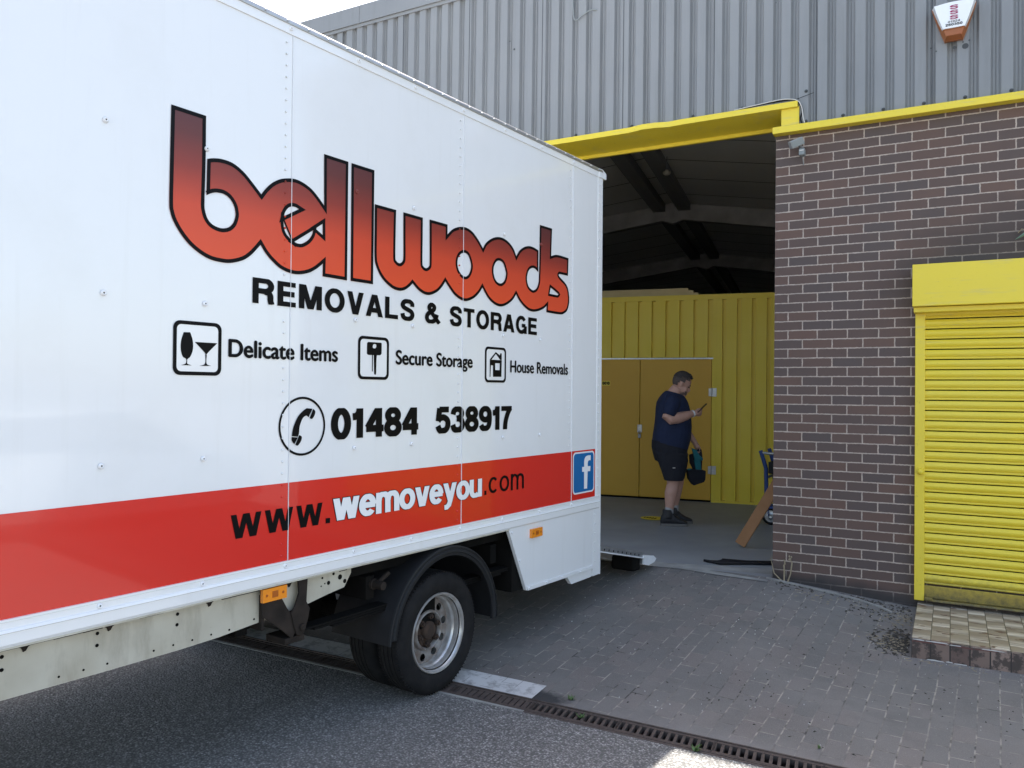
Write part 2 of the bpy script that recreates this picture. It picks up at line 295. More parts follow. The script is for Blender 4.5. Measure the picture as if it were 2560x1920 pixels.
# ------------------------------------------------------------------ helpers
def link(name, me, m=None, parent=None, smooth=None, bevel=0.0):
    o = bpy.data.objects.new(name, me); C.objects.link(o)
    if m is not None:
        for k in (m if isinstance(m, (list, tuple)) else [m]): me.materials.append(k)
    if parent is not None: o.parent = parent
    if smooth is not None:
        for p in me.polygons: p.use_smooth = True
        me.set_sharp_from_angle(angle=R(smooth))
    if bevel:
        md = o.modifiers.new('bevel', 'BEVEL'); md.width = bevel; md.segments = 2; md.limit_method = 'ANGLE'; md.angle_limit = R(40)
    return o
def tag(o, label=None, cat=None, group=None, kind=None):
    for k, v in (('label', label), ('category', cat), ('group', group), ('kind', kind)):
        if v: o[k] = v
    return o
def thing(name, label, cat, loc=(0, 0, 0), group=None, rot=None):
    o = bpy.data.objects.new(name, None); C.objects.link(o); o.location = loc; o.empty_display_size = .1
    if rot is not None: o.rotation_euler = rot
    return tag(o, label, cat, group)
def ease(pts, n=6, closed=True):
    """Catmull-Rom through pts; a third element marks a corner."""
    P = [Vector((p[0], p[1])) for p in pts]; K = [len(p) > 2 for p in pts]; out = []; m = len(P)
    for i in range(m if closed else m - 1):
        a, b_ = P[i], P[(i + 1) % m]
        p0 = P[i - 1] if (closed or i > 0) and not K[i] else a
        p3 = P[(i + 2) % m] if (closed or i + 2 < m) and not K[(i + 1) % m] else b_
        if K[i] and K[(i + 1) % m]: out.append(a); continue
        for k in range(n):
            t = k / n
            out.append(.5 * ((2 * a) + (b_ - p0) * t + (2 * p0 - 5 * a + 4 * b_ - p3) * t * t + (3 * a - p0 - 3 * b_ + p3) * t ** 3))
    if not closed: out.append(P[-1])
    return out
def fill2d(loops):
    """triangulate 2D loops (outer + holes, even-odd) -> verts2d, faces"""
    cu = bpy.data.curves.new('f', 'CURVE'); cu.dimensions = '2D'; cu.fill_mode = 'BOTH'
    for lp in loops:
        sp = cu.splines.new('POLY'); sp.points.add(len(lp) - 1); sp.use_cyclic_u = True
        for q, p in zip(sp.points, lp): q.co = (p[0], p[1], 0, 1)
    ob = bpy.data.objects.new('f', cu); C.objects.link(ob)
    dg = bpy.context.evaluated_depsgraph_get(); me = bpy.data.meshes.new_from_object(ob.evaluated_get(dg))
    vs = [(v.co.x, v.co.y) for v in me.vertices]; fs = [tuple(p.vertices) for p in me.polygons]
    bpy.data.objects.remove(ob); bpy.data.curves.remove(cu); bpy.data.meshes.remove(me)
    return vs, fs

class MB:
    def __init__(s): s.v = []; s.f = []; s.mi = []; s.cur = 0
    def add(s, vs, fs, M=None):
        n = len(s.v); s.v += [tuple(M @ Vector(v)) if M is not None else tuple(v) for v in vs]
        for f in fs: s.f.append([i + n for i in f]); s.mi.append(s.cur)
    def box(s, a, b, M=None):
        x0, y0, z0 = a; x1, y1, z1 = b
        s.add([(x0, y0, z0), (x1, y0, z0), (x1, y1, z0), (x0, y1, z0), (x0, y0, z1), (x1, y0, z1), (x1, y1, z1), (x0, y1, z1)],
              [(0, 3, 2, 1), (4, 5, 6, 7), (0, 1, 5, 4), (1, 2, 6, 5), (2, 3, 7, 6), (3, 0, 4, 7)], M); return s
    def prism(s, poly, d0, d1, ax='y', M=None):
        """extrude 2D polygon: ax='y' -> poly is (x,z); 'x' -> (y,z); 'z' -> (x,y)"""
        def P(p, d): return (p[0], d, p[1]) if ax == 'y' else (d, p[0], p[1]) if ax == 'x' else (p[0], p[1], d)
        n = len(poly); vs = [P(p, d0) for p in poly] + [P(p, d1) for p in poly]
        area = sum(poly[i][0] * poly[(i + 1) % n][1] - poly[(i + 1) % n][0] * poly[i][1] for i in range(n))
        flip = (area > 0) == (ax != 'y'); flip = flip if d1 > d0 else not flip
        fs = [tuple(range(n)), tuple(range(2 * n - 1, n - 1, -1))] + [(i, i + n, (i + 1) % n + n, (i + 1) % n) for i in range(n)]
        if flip: fs = [tuple(reversed(f)) for f in fs]
        s.add(vs, fs, M); return s
    def tube(s, path, r, n=10, cap=True, ry=None, M=None):
        P = [Vector(p) for p in path]; k = len(P); rr = r if isinstance(r, (list, tuple)) else [r] * k
        T = [((P[min(i + 1, k - 1)] - P[max(i - 1, 0)]).normalized()) for i in range(k)]
        a = Vector((0, 0, 1)) if abs(T[0].z) < .9 else Vector((1, 0, 0)); nrm = (a - T[0] * a.dot(T[0])).normalized(); vs = []
        for i in range(k):
            nrm = (nrm - T[i] * nrm.dot(T[i])).normalized(); bn = T[i].cross(nrm)
            q = (ry[i] if ry else rr[i])
            for j in range(n):
                t = 2 * math.pi * j / n; vs.append(P[i] + nrm * (rr[i] * math.cos(t)) + bn * (q * math.sin(t)))
        fs = [(i * n + j, i * n + (j + 1) % n, (i + 1) * n + (j + 1) % n, (i + 1) * n + j) for i in range(k - 1) for j in range(n)]
        if cap: fs += [tuple(range(n - 1, -1, -1)), tuple((k - 1) * n + j for j in range(n))]
        s.add(vs, fs, M); return s
    def lathe(s, prof, n=48, M=None, a0=0.0, a1=360.0, close=False):
        """profile (r, y): revolved about the Y axis"""
        full = abs(a1 - a0) > 359.9; m = n if full else n + 1; vs = []
        for i in range(m):
            t = R(a0 + (a1 - a0) * i / n)
            for r, y in prof: vs.append((r * math.cos(t), y, r * math.sin(t)))
        k = len(prof); fs = []
        for i in range(n):
            j = (i + 1) % m
            for q in range(k if close else k - 1):
                p = (q + 1) % k
                fs.append((i * k + q, i * k + p, j * k + p, j * k + q))
        if close and not full: fs += [tuple(range(k)), tuple((m - 1) * k + q for q in range(k - 1, -1, -1))]
        s.add(vs, fs, M); return s
    def ball(s, c, r, M=None, nu=14, nv=10):
        vs = []; rx, ry, rz = r if isinstance(r, (tuple, list)) else (r, r, r)
        for i in range(nv + 1):
            p = math.pi * i / nv
            for j in range(nu):
                t = 2 * math.pi * j / nu; vs.append((c[0] + rx * math.sin(p) * math.cos(t), c[1] + ry * math.sin(p) * math.sin(t), c[2] + rz * math.cos(p)))
        fs = [(i * nu + j, (i + 1) * nu + j, (i + 1) * nu + (j + 1) % nu, i * nu + (j + 1) % nu) for i in range(nv) for j in range(nu)]
        s.add(vs, fs, M); return s
    def loft(s, rings, M=None):
        """rings: lists of equal length points, closed with caps"""
        n = len(rings[0]); vs = [p for r_ in rings for p in r_]
        fs = [(i * n + j, i * n + (j + 1) % n, (i + 1) * n + (j + 1) % n, (i + 1) * n + j) for i in range(len(rings) - 1) for j in range(n)]
        fs += [tuple(range(n - 1, -1, -1)), tuple((len(rings) - 1) * n + j for j in range(n))]
        s.add(vs, fs, M); return s
    def flat(s, loops, y, M=None):
        """filled 2D loops in the XZ plane at Y=y, facing -Y"""
        vs, fs = fill2d(loops); o = []
        for f in fs:
            a = sum(vs[f[i]][0] * vs[f[(i + 1) % len(f)]][1] - vs[f[(i + 1) % len(f)]][0] * vs[f[i]][1] for i in range(len(f)))
            o.append(f if a > 0 else tuple(reversed(f)))
        s.add([(x, y, z) for x, z in vs], o, M); return s
    def mesh(s, name):
        me = bpy.data.meshes.new(name); me.from_pydata(s.v, [], s.f)
        for p, i in zip(me.polygons, s.mi): p.material_index = i
        bm = bmesh.new(); bm.from_mesh(me); bmesh.ops.remove_doubles(bm, verts=bm.verts, dist=1e-6); bm.to_mesh(me); bm.free()
        me.update(); return me
    def obj(s, name, m, parent=None, smooth=None, bevel=0.0): return link(name, s.mesh(name), m, parent, smooth, bevel)
    def fixed(s, name, m, parent=None, smooth=None, bevel=0.0):
        o = s.obj(name, m, parent, smooth, bevel); bm = bmesh.new(); bm.from_mesh(o.data); bmesh.ops.recalc_face_normals(bm, faces=bm.faces); bm.to_mesh(o.data); bm.free()
        if smooth is not None: o.data.set_sharp_from_angle(angle=R(smooth))
        return o
def remeshed(mb, name, m, parent, vox, smooth_it=4, fac=.5):
    o = mb.fixed(name, m, parent)
    md = o.modifiers.new('r', 'REMESH'); md.mode = 'VOXEL'; md.voxel_size = vox; md.use_smooth_shade = True
    sm = o.modifiers.new('s', 'SMOOTH'); sm.iterations = smooth_it; sm.factor = fac
    dg = bpy.context.evaluated_depsgraph_get(); me = bpy.data.meshes.new_from_object(o.evaluated_get(dg))
    o.modifiers.clear(); old = o.data; o.data = me; bpy.data.meshes.remove(old)
    for p in me.polygons: p.use_smooth = True
    return o

# ------------------------------------------------------------------ lettering: bold grotesque strokes, cap height 1
def arc(cx, cy, rx, ry, a0, a1, n=14): return [(cx + rx * math.cos(R(a0 + (a1 - a0) * i / n)), cy + ry * math.sin(R(a0 + (a1 - a0) * i / n))) for i in range(n + 1)]
def cr(*pts): return [tuple(v) for v in ease(list(pts), 6, False)]
def glyph(c):
    t = .2; h = t / 2; k = h * .88   # stem weight
    G = {
     'E': (.68, [[(h, 0), (h, 1)], [(t, 1 - k), (.67, 1 - k)], [(t, .51), (.63, .51)], [(t, k), (.68, k)]]),
     'L': (.64, [[(h, 0), (h, 1)], [(t, k), (.64, k)]]),
     'T': (.68, [[(0, 1 - k), (.68, 1 - k)], [(.34, 0), (.34, 1 - 2 * k)]]),
     'R': (.76, [[(h, 0), (h, 1)], [(t, 1 - k), (.42, 1 - k)] + arc(.42, .71, .23, .71 - .51 + .012, 90, -90)[1:] + [(t, .51 - .012)], cr((.42, .47), (.56, .44), (.62, .34), (.63, .15), (.67, 0))]),
     'M': (.9, [[(h, 0), (h, 1)], [(.8, 0), (.8, 1)], [(.15, 1.02), (.45, -.03)], [(.45, -.03), (.75, 1.02)]]),
     'O': (.84, [arc(.42, .5, .42 - h, .5 - k + .01, 90, 450, 36)]),
     'V': (.72, [[(.09, 1.05), (.36, -.08)], [(.36, -.08), (.63, 1.05)]]),
     'A': (.78, [[(.08, -.05), (.39, 1.06)], [(.39, 1.06), (.70, -.05)], [(.2, .29), (.58, .29)]]),
     'S': (.72, [cr((.61, .68), (.6, .82), (.48, .91), (.35, .92), (.2, .88), (.11, .75), (.16, .62), (.35, .53), (.55, .44), (.62, .29), (.56, .14), (.42, .08), (.3, .08), (.16, .14), (.1, .32))]),
     'G': (.82, [arc(.41, .5, .31, .42, 38, 310, 30) + [(.68, .2)], [(.72, 0), (.72, .44)], [(.44, .46), (.72, .46)]]),
     '&': (.82, [cr((.8, .02), (.55, .3), (.28, .62), (.22, .78), (.3, .9), (.4, .91), (.5, .83), (.48, .7), (.35, .58), (.16, .45), (.09, .28), (.15, .12), (.3, .07), (.48, .12), (.6, .26), (.66, .46))]),
     '0': (.66, [arc(.33, .5, .33 - h, .5 - k + .01, 90, 450, 36)]),
     '1': (.46, [[(.29, 0), (.29, 1)], cr((.03, .72), (.16, .74), (.25, .84), (.28, .98))]),
     '4': (.68, [[(.5, 0), (.5, 1)], [(.46, .97), (.08, .33)], [(.02, .3), (.68, .3)]]),
     '8': (.66, [arc(.33, .735, .2, .185, 90, 450, 28), arc(.33, .295, .235, .215, 90, 450, 28)]),
     '5': (.66, [[(.6, 1 - k), (.16, 1 - k)], [(.17, .96), (.11, .46)], cr((.1, .47), (.2, .57), (.36, .6), (.52, .5), (.56, .33), (.49, .15), (.33, .08), (.18, .11), (.09, .28))]),
     '3': (.66, [cr((.1, .7), (.15, .85), (.3, .92), (.46, .87), (.52, .73), (.45, .59), (.28, .54)), cr((.28, .54), (.48, .5), (.56, .33), (.5, .15), (.33, .08), (.16, .13), (.09, .3))]),
     '9': (.66, [arc(.33, .68, .225, .23, 0, 360, 28), cr((.555, .7), (.56, .4), (.5, .17), (.33, .08), (.18, .12), (.11, .24))]),
     '7': (.62, [[(0, 1 - k), (.6, 1 - k)], cr((.52, .93), (.36, .66), (.25, .33), (.22, 0))]),
     '2': (.66, [cr((.1, .66), (.13, .82), (.27, .92), (.45, .89), (.55, .74), (.5, .55), (.3, .35), (.14, .14)), [(.04, k), (.62, k)]]),
     'w': (1.12, [[(.1, 1.08), (.31, -.1)], [(.31, -.1), (.56, 1.08)], [(.56, 1.08), (.81, -.1)], [(.81, -.1), (1.02, 1.08)]]),
     'e': (.76, [arc(.38, .5, .27, .4, 0, 320, 30), [(.1, .5), (.74, .5)]]),
     'm': (1.12, [[(.11, 0), (.11, 1)], [(.11, .6)] + arc(.33, .66, .22, .25, 150, 0, 12) + [(.56, 0)], [(.56, .6)] + arc(.78, .66, .22, .25, 150, 0, 12) + [(1.01, 0)]]),
     'o': (.8, [arc(.4, .5, .29, .4, 90, 450, 34)]),
     'v': (.76, [[(.1, 1.08), (.38, -.1)], [(.38, -.1), (.66, 1.08)]]),
     'y': (.76, [[(.1, 1.06), (.4, .05)], [(.67, 1.06), (.4, .05), (.33, -.16), (.2, -.27), (.06, -.28)]]),
     'u': (.76, [[(.11, 1), (.11, .35)] + arc(.34, .34, .23, .25, 180, 330, 10), [(.65, 0), (.65, 1)]]),
     'c': (.74, [arc(.38, .5, .27, .4, 42, 318, 28)]),
     '.': (.26, [[(.13, 0), (.13, .24)]]), ' ': (.34, [])}
    return G[c]
def ribbon(path, t):
    P = [Vector(p) for p in path]; closed = (P[0] - P[-1]).length < 1e-4
    if closed: P = P[:-1]
    n = len(P); L_ = []; Rr = []
    for i in range(n):
        a = P[i - 1] if (i > 0 or closed) else None; b_ = P[(i + 1) % n] if (i < n - 1 or closed) else None
        d0 = (P[i] - a).normalized() if a is not None else (b_ - P[i]).normalized()
        d1 = (b_ - P[i]).normalized() if b_ is not None else d0
        n0 = Vector((-d0.y, d0.x)); n1 = Vector((-d1.y, d1.x)); mi = (n0 + n1)
        mi = mi.normalized() if mi.length > .05 else n0
        q = t / 2 / max(.45, mi.dot(n0)); L_.append(P[i] + mi * q); Rr.append(P[i] - mi * q)
    return [[L_[i], Rr[i], Rr[(i + 1) % n], L_[(i + 1) % n]] for i in range(n if closed else n - 1)]
def clipy(poly, y0, y1):
    for lim, sg in ((y0, 1), (y1, -1)):
        out = []
        for i in range(len(poly)):
            a, b_ = poly[i - 1], poly[i]; ia = (a.y - lim) * sg >= 0; ib = (b_.y - lim) * sg >= 0
            if ia != ib: out.append(a + (b_ - a) * ((lim - a.y) / (b_.y - a.y)))
            if ib: out.append(b_)
        poly = out
        if not poly: return []
    return poly
def word(mb, text, s0, s1, h0, h1, y, weight=.2, gap=.07, lower=False, ext=0.0):
    """stroke lettering set between s0..s1 with cap (or x-) height h0..h1 on the plane Y=y"""
    tot = sum(glyph(c)[0] for c in text) + gap * (len(text) - 1); sx = (s1 - s0) / tot; x = 0.0; H = h1 - h0; lay = 0
    for c in text:
        wd, st = glyph(c)
        for k, path in enumerate(st):
            lim = (-.4, 1.0) if c == 'y' else (-.02, 1.02) if c in 'OSG0835&9ceomu' else (0, 1)
            yy = y - .00012 * (k + 1)
            for q in ribbon(path, weight + ext * 2):
                q = clipy(q, lim[0] - ext, lim[1] + ext)
                if len(q) < 3: continue
                pts = [(s0 + (x + p.x) * sx, yy, h0 + p.y * H) for p in q]
                a = sum(pts[i - 1][0] * pts[i][2] - pts[i][0] * pts[i - 1][2] for i in range(len(pts)))
                f = tuple(range(len(pts))); mb.add(pts, [f if a > 0 else tuple(reversed(f))])
        x += wd + gap
def fontword(mb, text, s0, s1, h0, h1, y, bold=0.0):
    """built-in font text, scaled so that capitals span h0..h1 and the word s0..s1; h0/h1 are the cap line of the first letter"""
    def get(tx):
        cu = bpy.data.curves.new('t', 'FONT'); cu.body = tx; ob = bpy.data.objects.new('t', cu); C.objects.link(ob)
        dg = bpy.context.evaluated_depsgraph_get(); me = bpy.data.meshes.new_from_object(ob.evaluated_get(dg))
        r_ = [(v.co.x, v.co.y) for v in me.vertices], [tuple(p.vertices) for p in me.polygons]
        bpy.data.objects.remove(ob); bpy.data.curves.remove(cu); bpy.data.meshes.remove(me); return r_
    cap = max(p[1] for p in get(text[0])[0]); v, f = get(text); x0 = min(p[0] for p in v); x1 = max(p[0] for p in v)
    k = 0
    for dx, dz in ((0, 0), (-bold, 0), (bold, 0), (0, bold * .7), (0, -bold * .7)) if bold else ((0, 0),):
        mb.add([(s0 + (p[0] - x0) / (x1 - x0) * (s1 - s0) + dx, y - .00015 * k, h0 + p[1] / cap * (h1 - h0) + dz) for p in v], f); k += 1

# ------------------------------------------------------------------ ground
def gz(x, y):
    t = min(1.0, max(0.0, (y + 2.78) / 2.78)); zw = .25 if x <= 0 else .25 - .09 * min(1, x)
    return zw * t ** (1.15 if x <= 0 else 1.15 + .45 * min(1, x))
def grid(x0, x1, nx, y0, y1, ny, f):
    v = [(x0 + (x1 - x0) * i / nx, y0 + (y1 - y0) * j / ny) for j in range(ny + 1) for i in range(nx + 1)]
    return [(x, y, f(x, y)) for x, y in v], [(j * (nx + 1) + i, j * (nx + 1) + i + 1, (j + 1) * (nx + 1) + i + 1, (j + 1) * (nx + 1) + i) for j in range(ny) for i in range(nx)]
mb = MB(); mb.add([(-400, -400, -.6), (400, -400, -.6), (400, 400, -.6), (-400, 400, -.6)], [(0, 1, 2, 3)]); tag(mb.obj('ground', M['asphalt']), kind='structure')
mb = MB(); mb.add(*grid(-60, 60, 2, -90, -2.945, 2, lambda x, y: 0.0)); tag(mb.obj('road', M['asphalt']), kind='structure')
mb = MB(); mb.add(*grid(-10, 10, 160, -2.78, 0.02, 40, lambda x, y: gz(x, y) + .004 * math.sin(x * 3.1 + y * 2.3) * math.sin(y * 4.1 + 1) * (1 if -2.6 < y < -.1 else 0))); tag(mb.obj('pavement', M['paving'], smooth=60), kind='structure')
mb = MB(); mb.add(*grid(-13, 4.4, 2, .02, 26, 2, lambda x, y: .25)); tag(mb.obj('floor', M['concrete']), kind='structure')
# worn concrete threshold lying on the joint of paving and floor
pts = [(-3.6, -.05), (-2.2, -.07), (-1.2, -.09), (-.75, -.06), (-.45, -.1), (-.02, -.13), (-.02, .3), (-.4, .25), (-.9, .1), (-1.6, .06), (-3.6, .05)]
mb = MB(); mb.add([(x, y, gz(x, min(y, 0)) + .005) for x, y in pts], [tuple(range(len(pts)))]); tag(mb.obj('threshold', M['threshold']), kind='structure')
mb = MB(); mb.box((-10, -2.95, -.1), (-.74, -2.93, .003)); mb.cur = 1; mb.box((-.74, -2.948, -.1), (10, -2.93, .001)); tag(mb.obj('kerb', [M['threshold'], M['cast']]), kind='structure')
# painted line on the paving
mb = MB(); n_ = 60
for i in range(n_):
    xa = -5.2 + (4.42) * i / n_; xb = -5.2 + 4.42 * (i + 1) / n_
    ya, yb = -2.765, -2.575
    mb.add([(xa, ya, gz(xa, ya) + .006), (xb, ya, gz(xb, ya) + .006), (xb, yb, gz(xb, yb) + .006), (xa, yb, gz(xa, yb) + .006)], [(0, 1, 2, 3)])
tag(mb.obj('painted_line', M['line']), kind='structure')

# channel drain: iron grates laid end to end
dr = thing('channel_drain', 'long rusty iron drain channel with slotted grates along the road edge', 'drain', (0, -2.855, 0))
mb = MB(); mb.box((-9, -.074, -.12), (9, .074, -.08)); mb.box((-9, -.075, -.1), (9, -.066, .004)); mb.box((-9, .066, -.1), (9, .075, .012)); mb.obj('channel', M['cast'], dr)
def grate(filled):
    g = MB(); g.box((-.248, -.064, -.02), (.248, -.048, .004)); g.box((-.248, .046, -.02), (.248, .064, .006)); n = 13
    for i in range(n + 1):
        x = -.248 + .496 * i / n; a = .0075 if not filled else .0145
        g.add([(x - a + .006, -.05, .003), (x + a + .006, -.05, .003), (x + a - .006, .05, .004), (x - a - .006, .05, .004), (x - a + .006, -.05, -.02), (x + a + .006, -.05, -.02), (x + a - .006, .05, -.02), (x - a - .006, .05, -.02)],
              [(0, 1, 2, 3), (0, 4, 5, 1), (1, 5, 6, 2), (2, 6, 7, 3), (3, 7, 4, 0)])
    return g
ga = grate(False).obj('grate', M['cast'], dr); ga.location.x = 0.02
gb = grate(True).obj('grate', M['cast'], dr); gb.location.x = -.98
for i in range(-12, 10):
    x = .02 + .5 * i
    if i in (0, -2): continue
    o = (gb if i <= -2 else ga).copy(); C.objects.link(o); o.parent = dr; o.location = (x, 0, 0)

# ------------------------------------------------------------------ warehouse
wh = thing('warehouse', 'grey corrugated warehouse with brown brick lower wall and tall yellow framed doorway', 'building')
mb = MB(); mb.box((0, 0, -.3), (4.6, .3, 3.9)); mb.obj('brick_wall', M['brick'], wh)
mb = MB(); mb.box((-13, 0, -.3), (-4.6, .3, 3.9)); mb.obj('brick_wall', M['brick'], wh)
# trapezoidal cladding sheets
def clad(x0, x1, z0, z1):
    P = .1405; X0 = -.974; mb = MB(); k0 = math.floor((x0 - X0) / P) - 1; k1 = math.ceil((x1 - X0) / P) + 1; prof = []
    for k in range(k0, k1):
        c = X0 + k * P
        for dx, dy in ((-.034, -.032), (-.018, -.002), (-.004, -.002), (0.0, -.008), (.004, -.002), (.018, -.002), (.034, -.032)): prof.append((c + dx, dy))
    prof = [p for p in prof if x0 <= p[0] <= x1]; prof = [(x0, -.032)] + prof + [(x1, -.032)]
    n = len(prof); mb.add([(x, y, z0) for x, y in prof] + [(x, y, z1) for x, y in prof], [(i, i + 1, n + i + 1, n + i) for i in range(n - 1)])
    mb.cur = 1; x = .316 - .827 * 20
    while x < x1:
        if x > x0 + .05: mb.box((x - .0035, -.0335, z0 + .01), (x + .0035, -.031, z1))
        x += .827
    return mb
scr = [(-1.8, 4.145), (-1.25, 4.145), (-.69, 4.145), (-.27, 4.145), (.24, 4.2), (.24, 3.955), (.519, 3.958), (.809, 3.958), (1.088, 3.958), (1.36, 3.958), (1.651, 3.958), (1.945, 3.958)]
hls = [(1.135, 4.38, .007), (1.29, 4.355, .013), (1.36, 4.352, .022), (1.345, 4.385, .006), (1.385, 4.39, .006), (1.17, 4.35, .006), (-2.47, 5.1, .011), (-.0, 4.99, .004), (.56, 4.9, .005), (-2.52, 5.19, .006), (-4.15, 4.86, .012)]
for xa, xb, zb in ((.06, 4.6, 3.93), (-4.6, .06, 4.12)):
    mb = clad(xa, xb, zb, 5.8)
    for x, z in scr:
        if xa < x < xb: mb.lathe([(0, -.046), (.006, -.046), (.009, -.04), (.013, -.036), (.014, -.031)], 10, Matrix.Translation((x, 0, z + .012)))
    for x, z, r in hls:
        if xa < x < xb: mb.lathe([(0, -.0345), (r, -.0345), (r * .6, -.0315)], 9, Matrix.Translation((x, 0, z)))
    mb.obj('cladding', [M['clad'], M['clad_dark']], wh)
clad(-13, -4.6, 3.93, 5.8).obj('cladding', [M['clad'], M['clad_dark']], wh)
mb = MB(); mb.box((-13, .005, 3.905), (-4.6, .2, 5.9)); mb.box((-4.6, .005, 4.16), (.0, .2, 5.9)); mb.box((.055, .005, 3.905), (4.6, .2, 5.9)); mb.obj('backing_wall', M['inner_wall'], wh)
mb = MB(); x = -13.4
while x < 4.5:
    mb.prism([(-.06, 5.77), (-.05, 5.77), (-.05, 5.955), (.35, 5.995), (.35, 6.005), (-.06, 5.965)], x + .002, x + 2.998, 'x'); x += 3
mb.box((-13, -.045, 5.735), (4.6, -.034, 5.77)); mb.fixed('roof_flashing', M['clad'], wh)
# yellow sill flashing, end plate and lintel
mb = MB(); mb.prism([(-.085, 3.883), (.0, 3.883), (.0, 3.93), (-.078, 3.94), (-.085, 3.936)], -.012, 4.6, 'x'); mb.fixed('sill_flashing', M['yellow'], wh, bevel=.003)
mb = MB(); mb.box((.05, -.05, 3.937), (.19, -.036, 4.095)); mb.obj('end_plate', M['yellow'], wh, bevel=.003)
lt = MB(); n = 40; pr = [(-.075, 4.085), (.3, 4.06), (.3, 4.115), (-.036, 4.132), (-.075, 4.132)]
for i in range(n):
    xa = -4.6 + (4.78) * i / n; xb = -4.6 + 4.78 * (i + 1) / n
    def dn(x): return .016 * math.exp(-((x + 1.08) / .09) ** 2) - .012 * math.exp(-((x + .95) / .05) ** 2)
    q0 = [(p[0], p[1] + (dn(xa) if p[0] < 0 else 0)) for p in pr]; q1 = [(p[0], p[1] + (dn(xb) if p[0] < 0 else 0)) for p in pr]
    lt.add([(xa, *p) for p in q0] + [(xb, *p) for p in q1], [(j, (j + 1) % 5, (j + 1) % 5 + 5, j + 5) for j in range(5)] + ([(4, 3, 2, 1, 0)] if i == 0 else []) + ([(5, 6, 7, 8, 9)] if i == n - 1 else []))
lin = lt.fixed('door_lintel', M['yellow'], wh)
mb = MB(); mb.box((-4.6, .301, 4.03), (.0, .33, 4.2)); mb.obj('door_header', M['yellow'], wh)
# interior shell, skewed against the front like the container inside
e1 = Vector((math.cos(R(8.8)), math.sin(R(8.8)), 0)); e2 = Vector((-e1.y, e1.x, 0)); AP = Vector((-4.05, 10.0, 0))
IN = Matrix(((e1.x, e2.x, 0, AP.x), (e1.y, e2.y, 0, AP.y), (0, 0, 1, 0), (0, 0, 0, 1)))
def roofz(u): return 6.03 - .135 * abs(u)
mb = MB(); y0, y1 = -9.1, 17
for a, b in ((-11.5, 0), (0, 7.4)):
    mb.add([(a, y0, roofz(a)), (b, y0, roofz(b)), (b, y1, roofz(b)), (a, y1, roofz(a)), (a, y0, roofz(a) + .12), (b, y0, roofz(b) + .12), (b, y1, roofz(b) + .12), (a, y1, roofz(a) + .12)], [(0, 3, 2, 1), (4, 5, 6, 7), (0, 1, 5, 4), (3, 7, 6, 2)], IN)
mb.cur = 1; ob_ = mb; y = -8.3
while y < 16:
    for sg in (-1, 1):
        ob_.add([(0, y, 6.026), (0, y + .035, 6.026), (sg * 7.3, y + .035, roofz(7.3) - .004), (sg * 7.3, y, roofz(7.3) - .004)], [(0, 1, 2, 3) if sg < 0 else (3, 2, 1, 0)], IN)
    y += 1.25
mb.obj('roof', [M['inner'], M['inner_dark']], wh)
for sx in (-.42, .12):
    mb = MB(); mb.box((sx, -9, 5.82), (sx + .26, 16, 5.99), IN); mb.obj('ridge_duct', M['inner_dark'], wh)
for yy in (0.0, 6.2):
    mb = MB()
    for sg in (-1, 1):
        l = 7.2; q = [(0, yy, 5.66), (sg * l, yy, 5.66 - .135 * l - .1), (sg * l, yy, 6.0 - .135 * l), (0, yy, 6.0)]
        q2 = [(p[0], p[1] + .14, p[2]) for p in q]; mb.add(q + q2, [(0, 1, 2, 3), (7, 6, 5, 4), (0, 4, 5, 1), (3, 2, 6, 7), (1, 5, 6, 2)] if sg < 0 else [(3, 2, 1, 0), (4, 5, 6, 7), (1, 5, 4, 0), (7, 6, 2, 3), (2, 6, 5, 1)], IN)
    mb.prism([(-.45, 5.70), (0, 5.55), (.45, 5.70), (.45, 5.74), (0, 5.67), (-.45, 5.74)], yy - .02, yy + .16, 'y', IN)
    mb.box((-.02, yy - .03, 5.55), (.02, yy - .001, 6.0), IN); mb.fixed('rafter', M['girder'], wh)
mb = MB(); mb.box((-13.4, .1, 0), (-13, 28, 6.2)); mb.box((7.2, -10.3, 0), (7.38, 17, 5.1), IN); mb.box((-13, 26, 0), (4, 26.3, 6.5)); mb.box((-13, .2, 5.4), (4.3, .36, 5.88)); mb.box((-13, .2, 5.88), (4.4, 3.0, 5.93))  # last flat slab is unseen filler, added to stop sun leaking past the roof
mb.obj('inner_wall', M['inner_wall'], wh)

# roller shutter in the brick wall
sh = bpy.data.objects.new('roller_shutter', None); C.objects.link(sh); sh.parent = wh; sh['label'] = 'closed yellow roller shutter with grimy bottom slats'
mb = MB(); prof = []; z = .345; P = .0762
while z < 2.42:
    prof += [(-.006, z), (-.006, z + .0065), (-.039, z + .007), (-.0415, z + .0135), (-.039, z + .0205), (-.0315, z + .021), (-.0315, z + .0225)]
    for k in range(9):
        t = k / 8; prof.append((-.032 - .016 * math.sin(math.pi * (t * .86 + .07)), z + .0235 + .0515 * t))
    z += P
n = len(prof)
for i in range(n - 1):
    (a, b), (c, d) = prof[i], prof[i + 1]; mb.cur = 1 if max(a, c) > -.02 else 0; mb.add([(1.09, a, b), (3.4, a, b), (3.4, c, d), (1.09, c, d)], [(0, 1, 2, 3)])  # gap faces coloured near-black to paint the shade between slats
mb.fixed('curtain', [M['shutter'], M['under']], sh, smooth=35)
for p in sh.children[-1].data.polygons:
    if p.normal.y > 0: p.flip()
mb = MB(); mb.box((1.09, -.04, .245), (3.4, -.028, .338)); mb.prism([(-.075, .228), (-.02, .228), (-.02, .243), (-.072, .243)], 1.13, 3.4, 'x'); mb.fixed('bottom_bar', M['dirty_yellow'], sh, bevel=.003)
mb = MB(); mb.box((1.106, -.078, .232), (1.16, -.045, .256)); mb.obj('bottom_lock', M['dirty_yellow'], sh, bevel=.005)
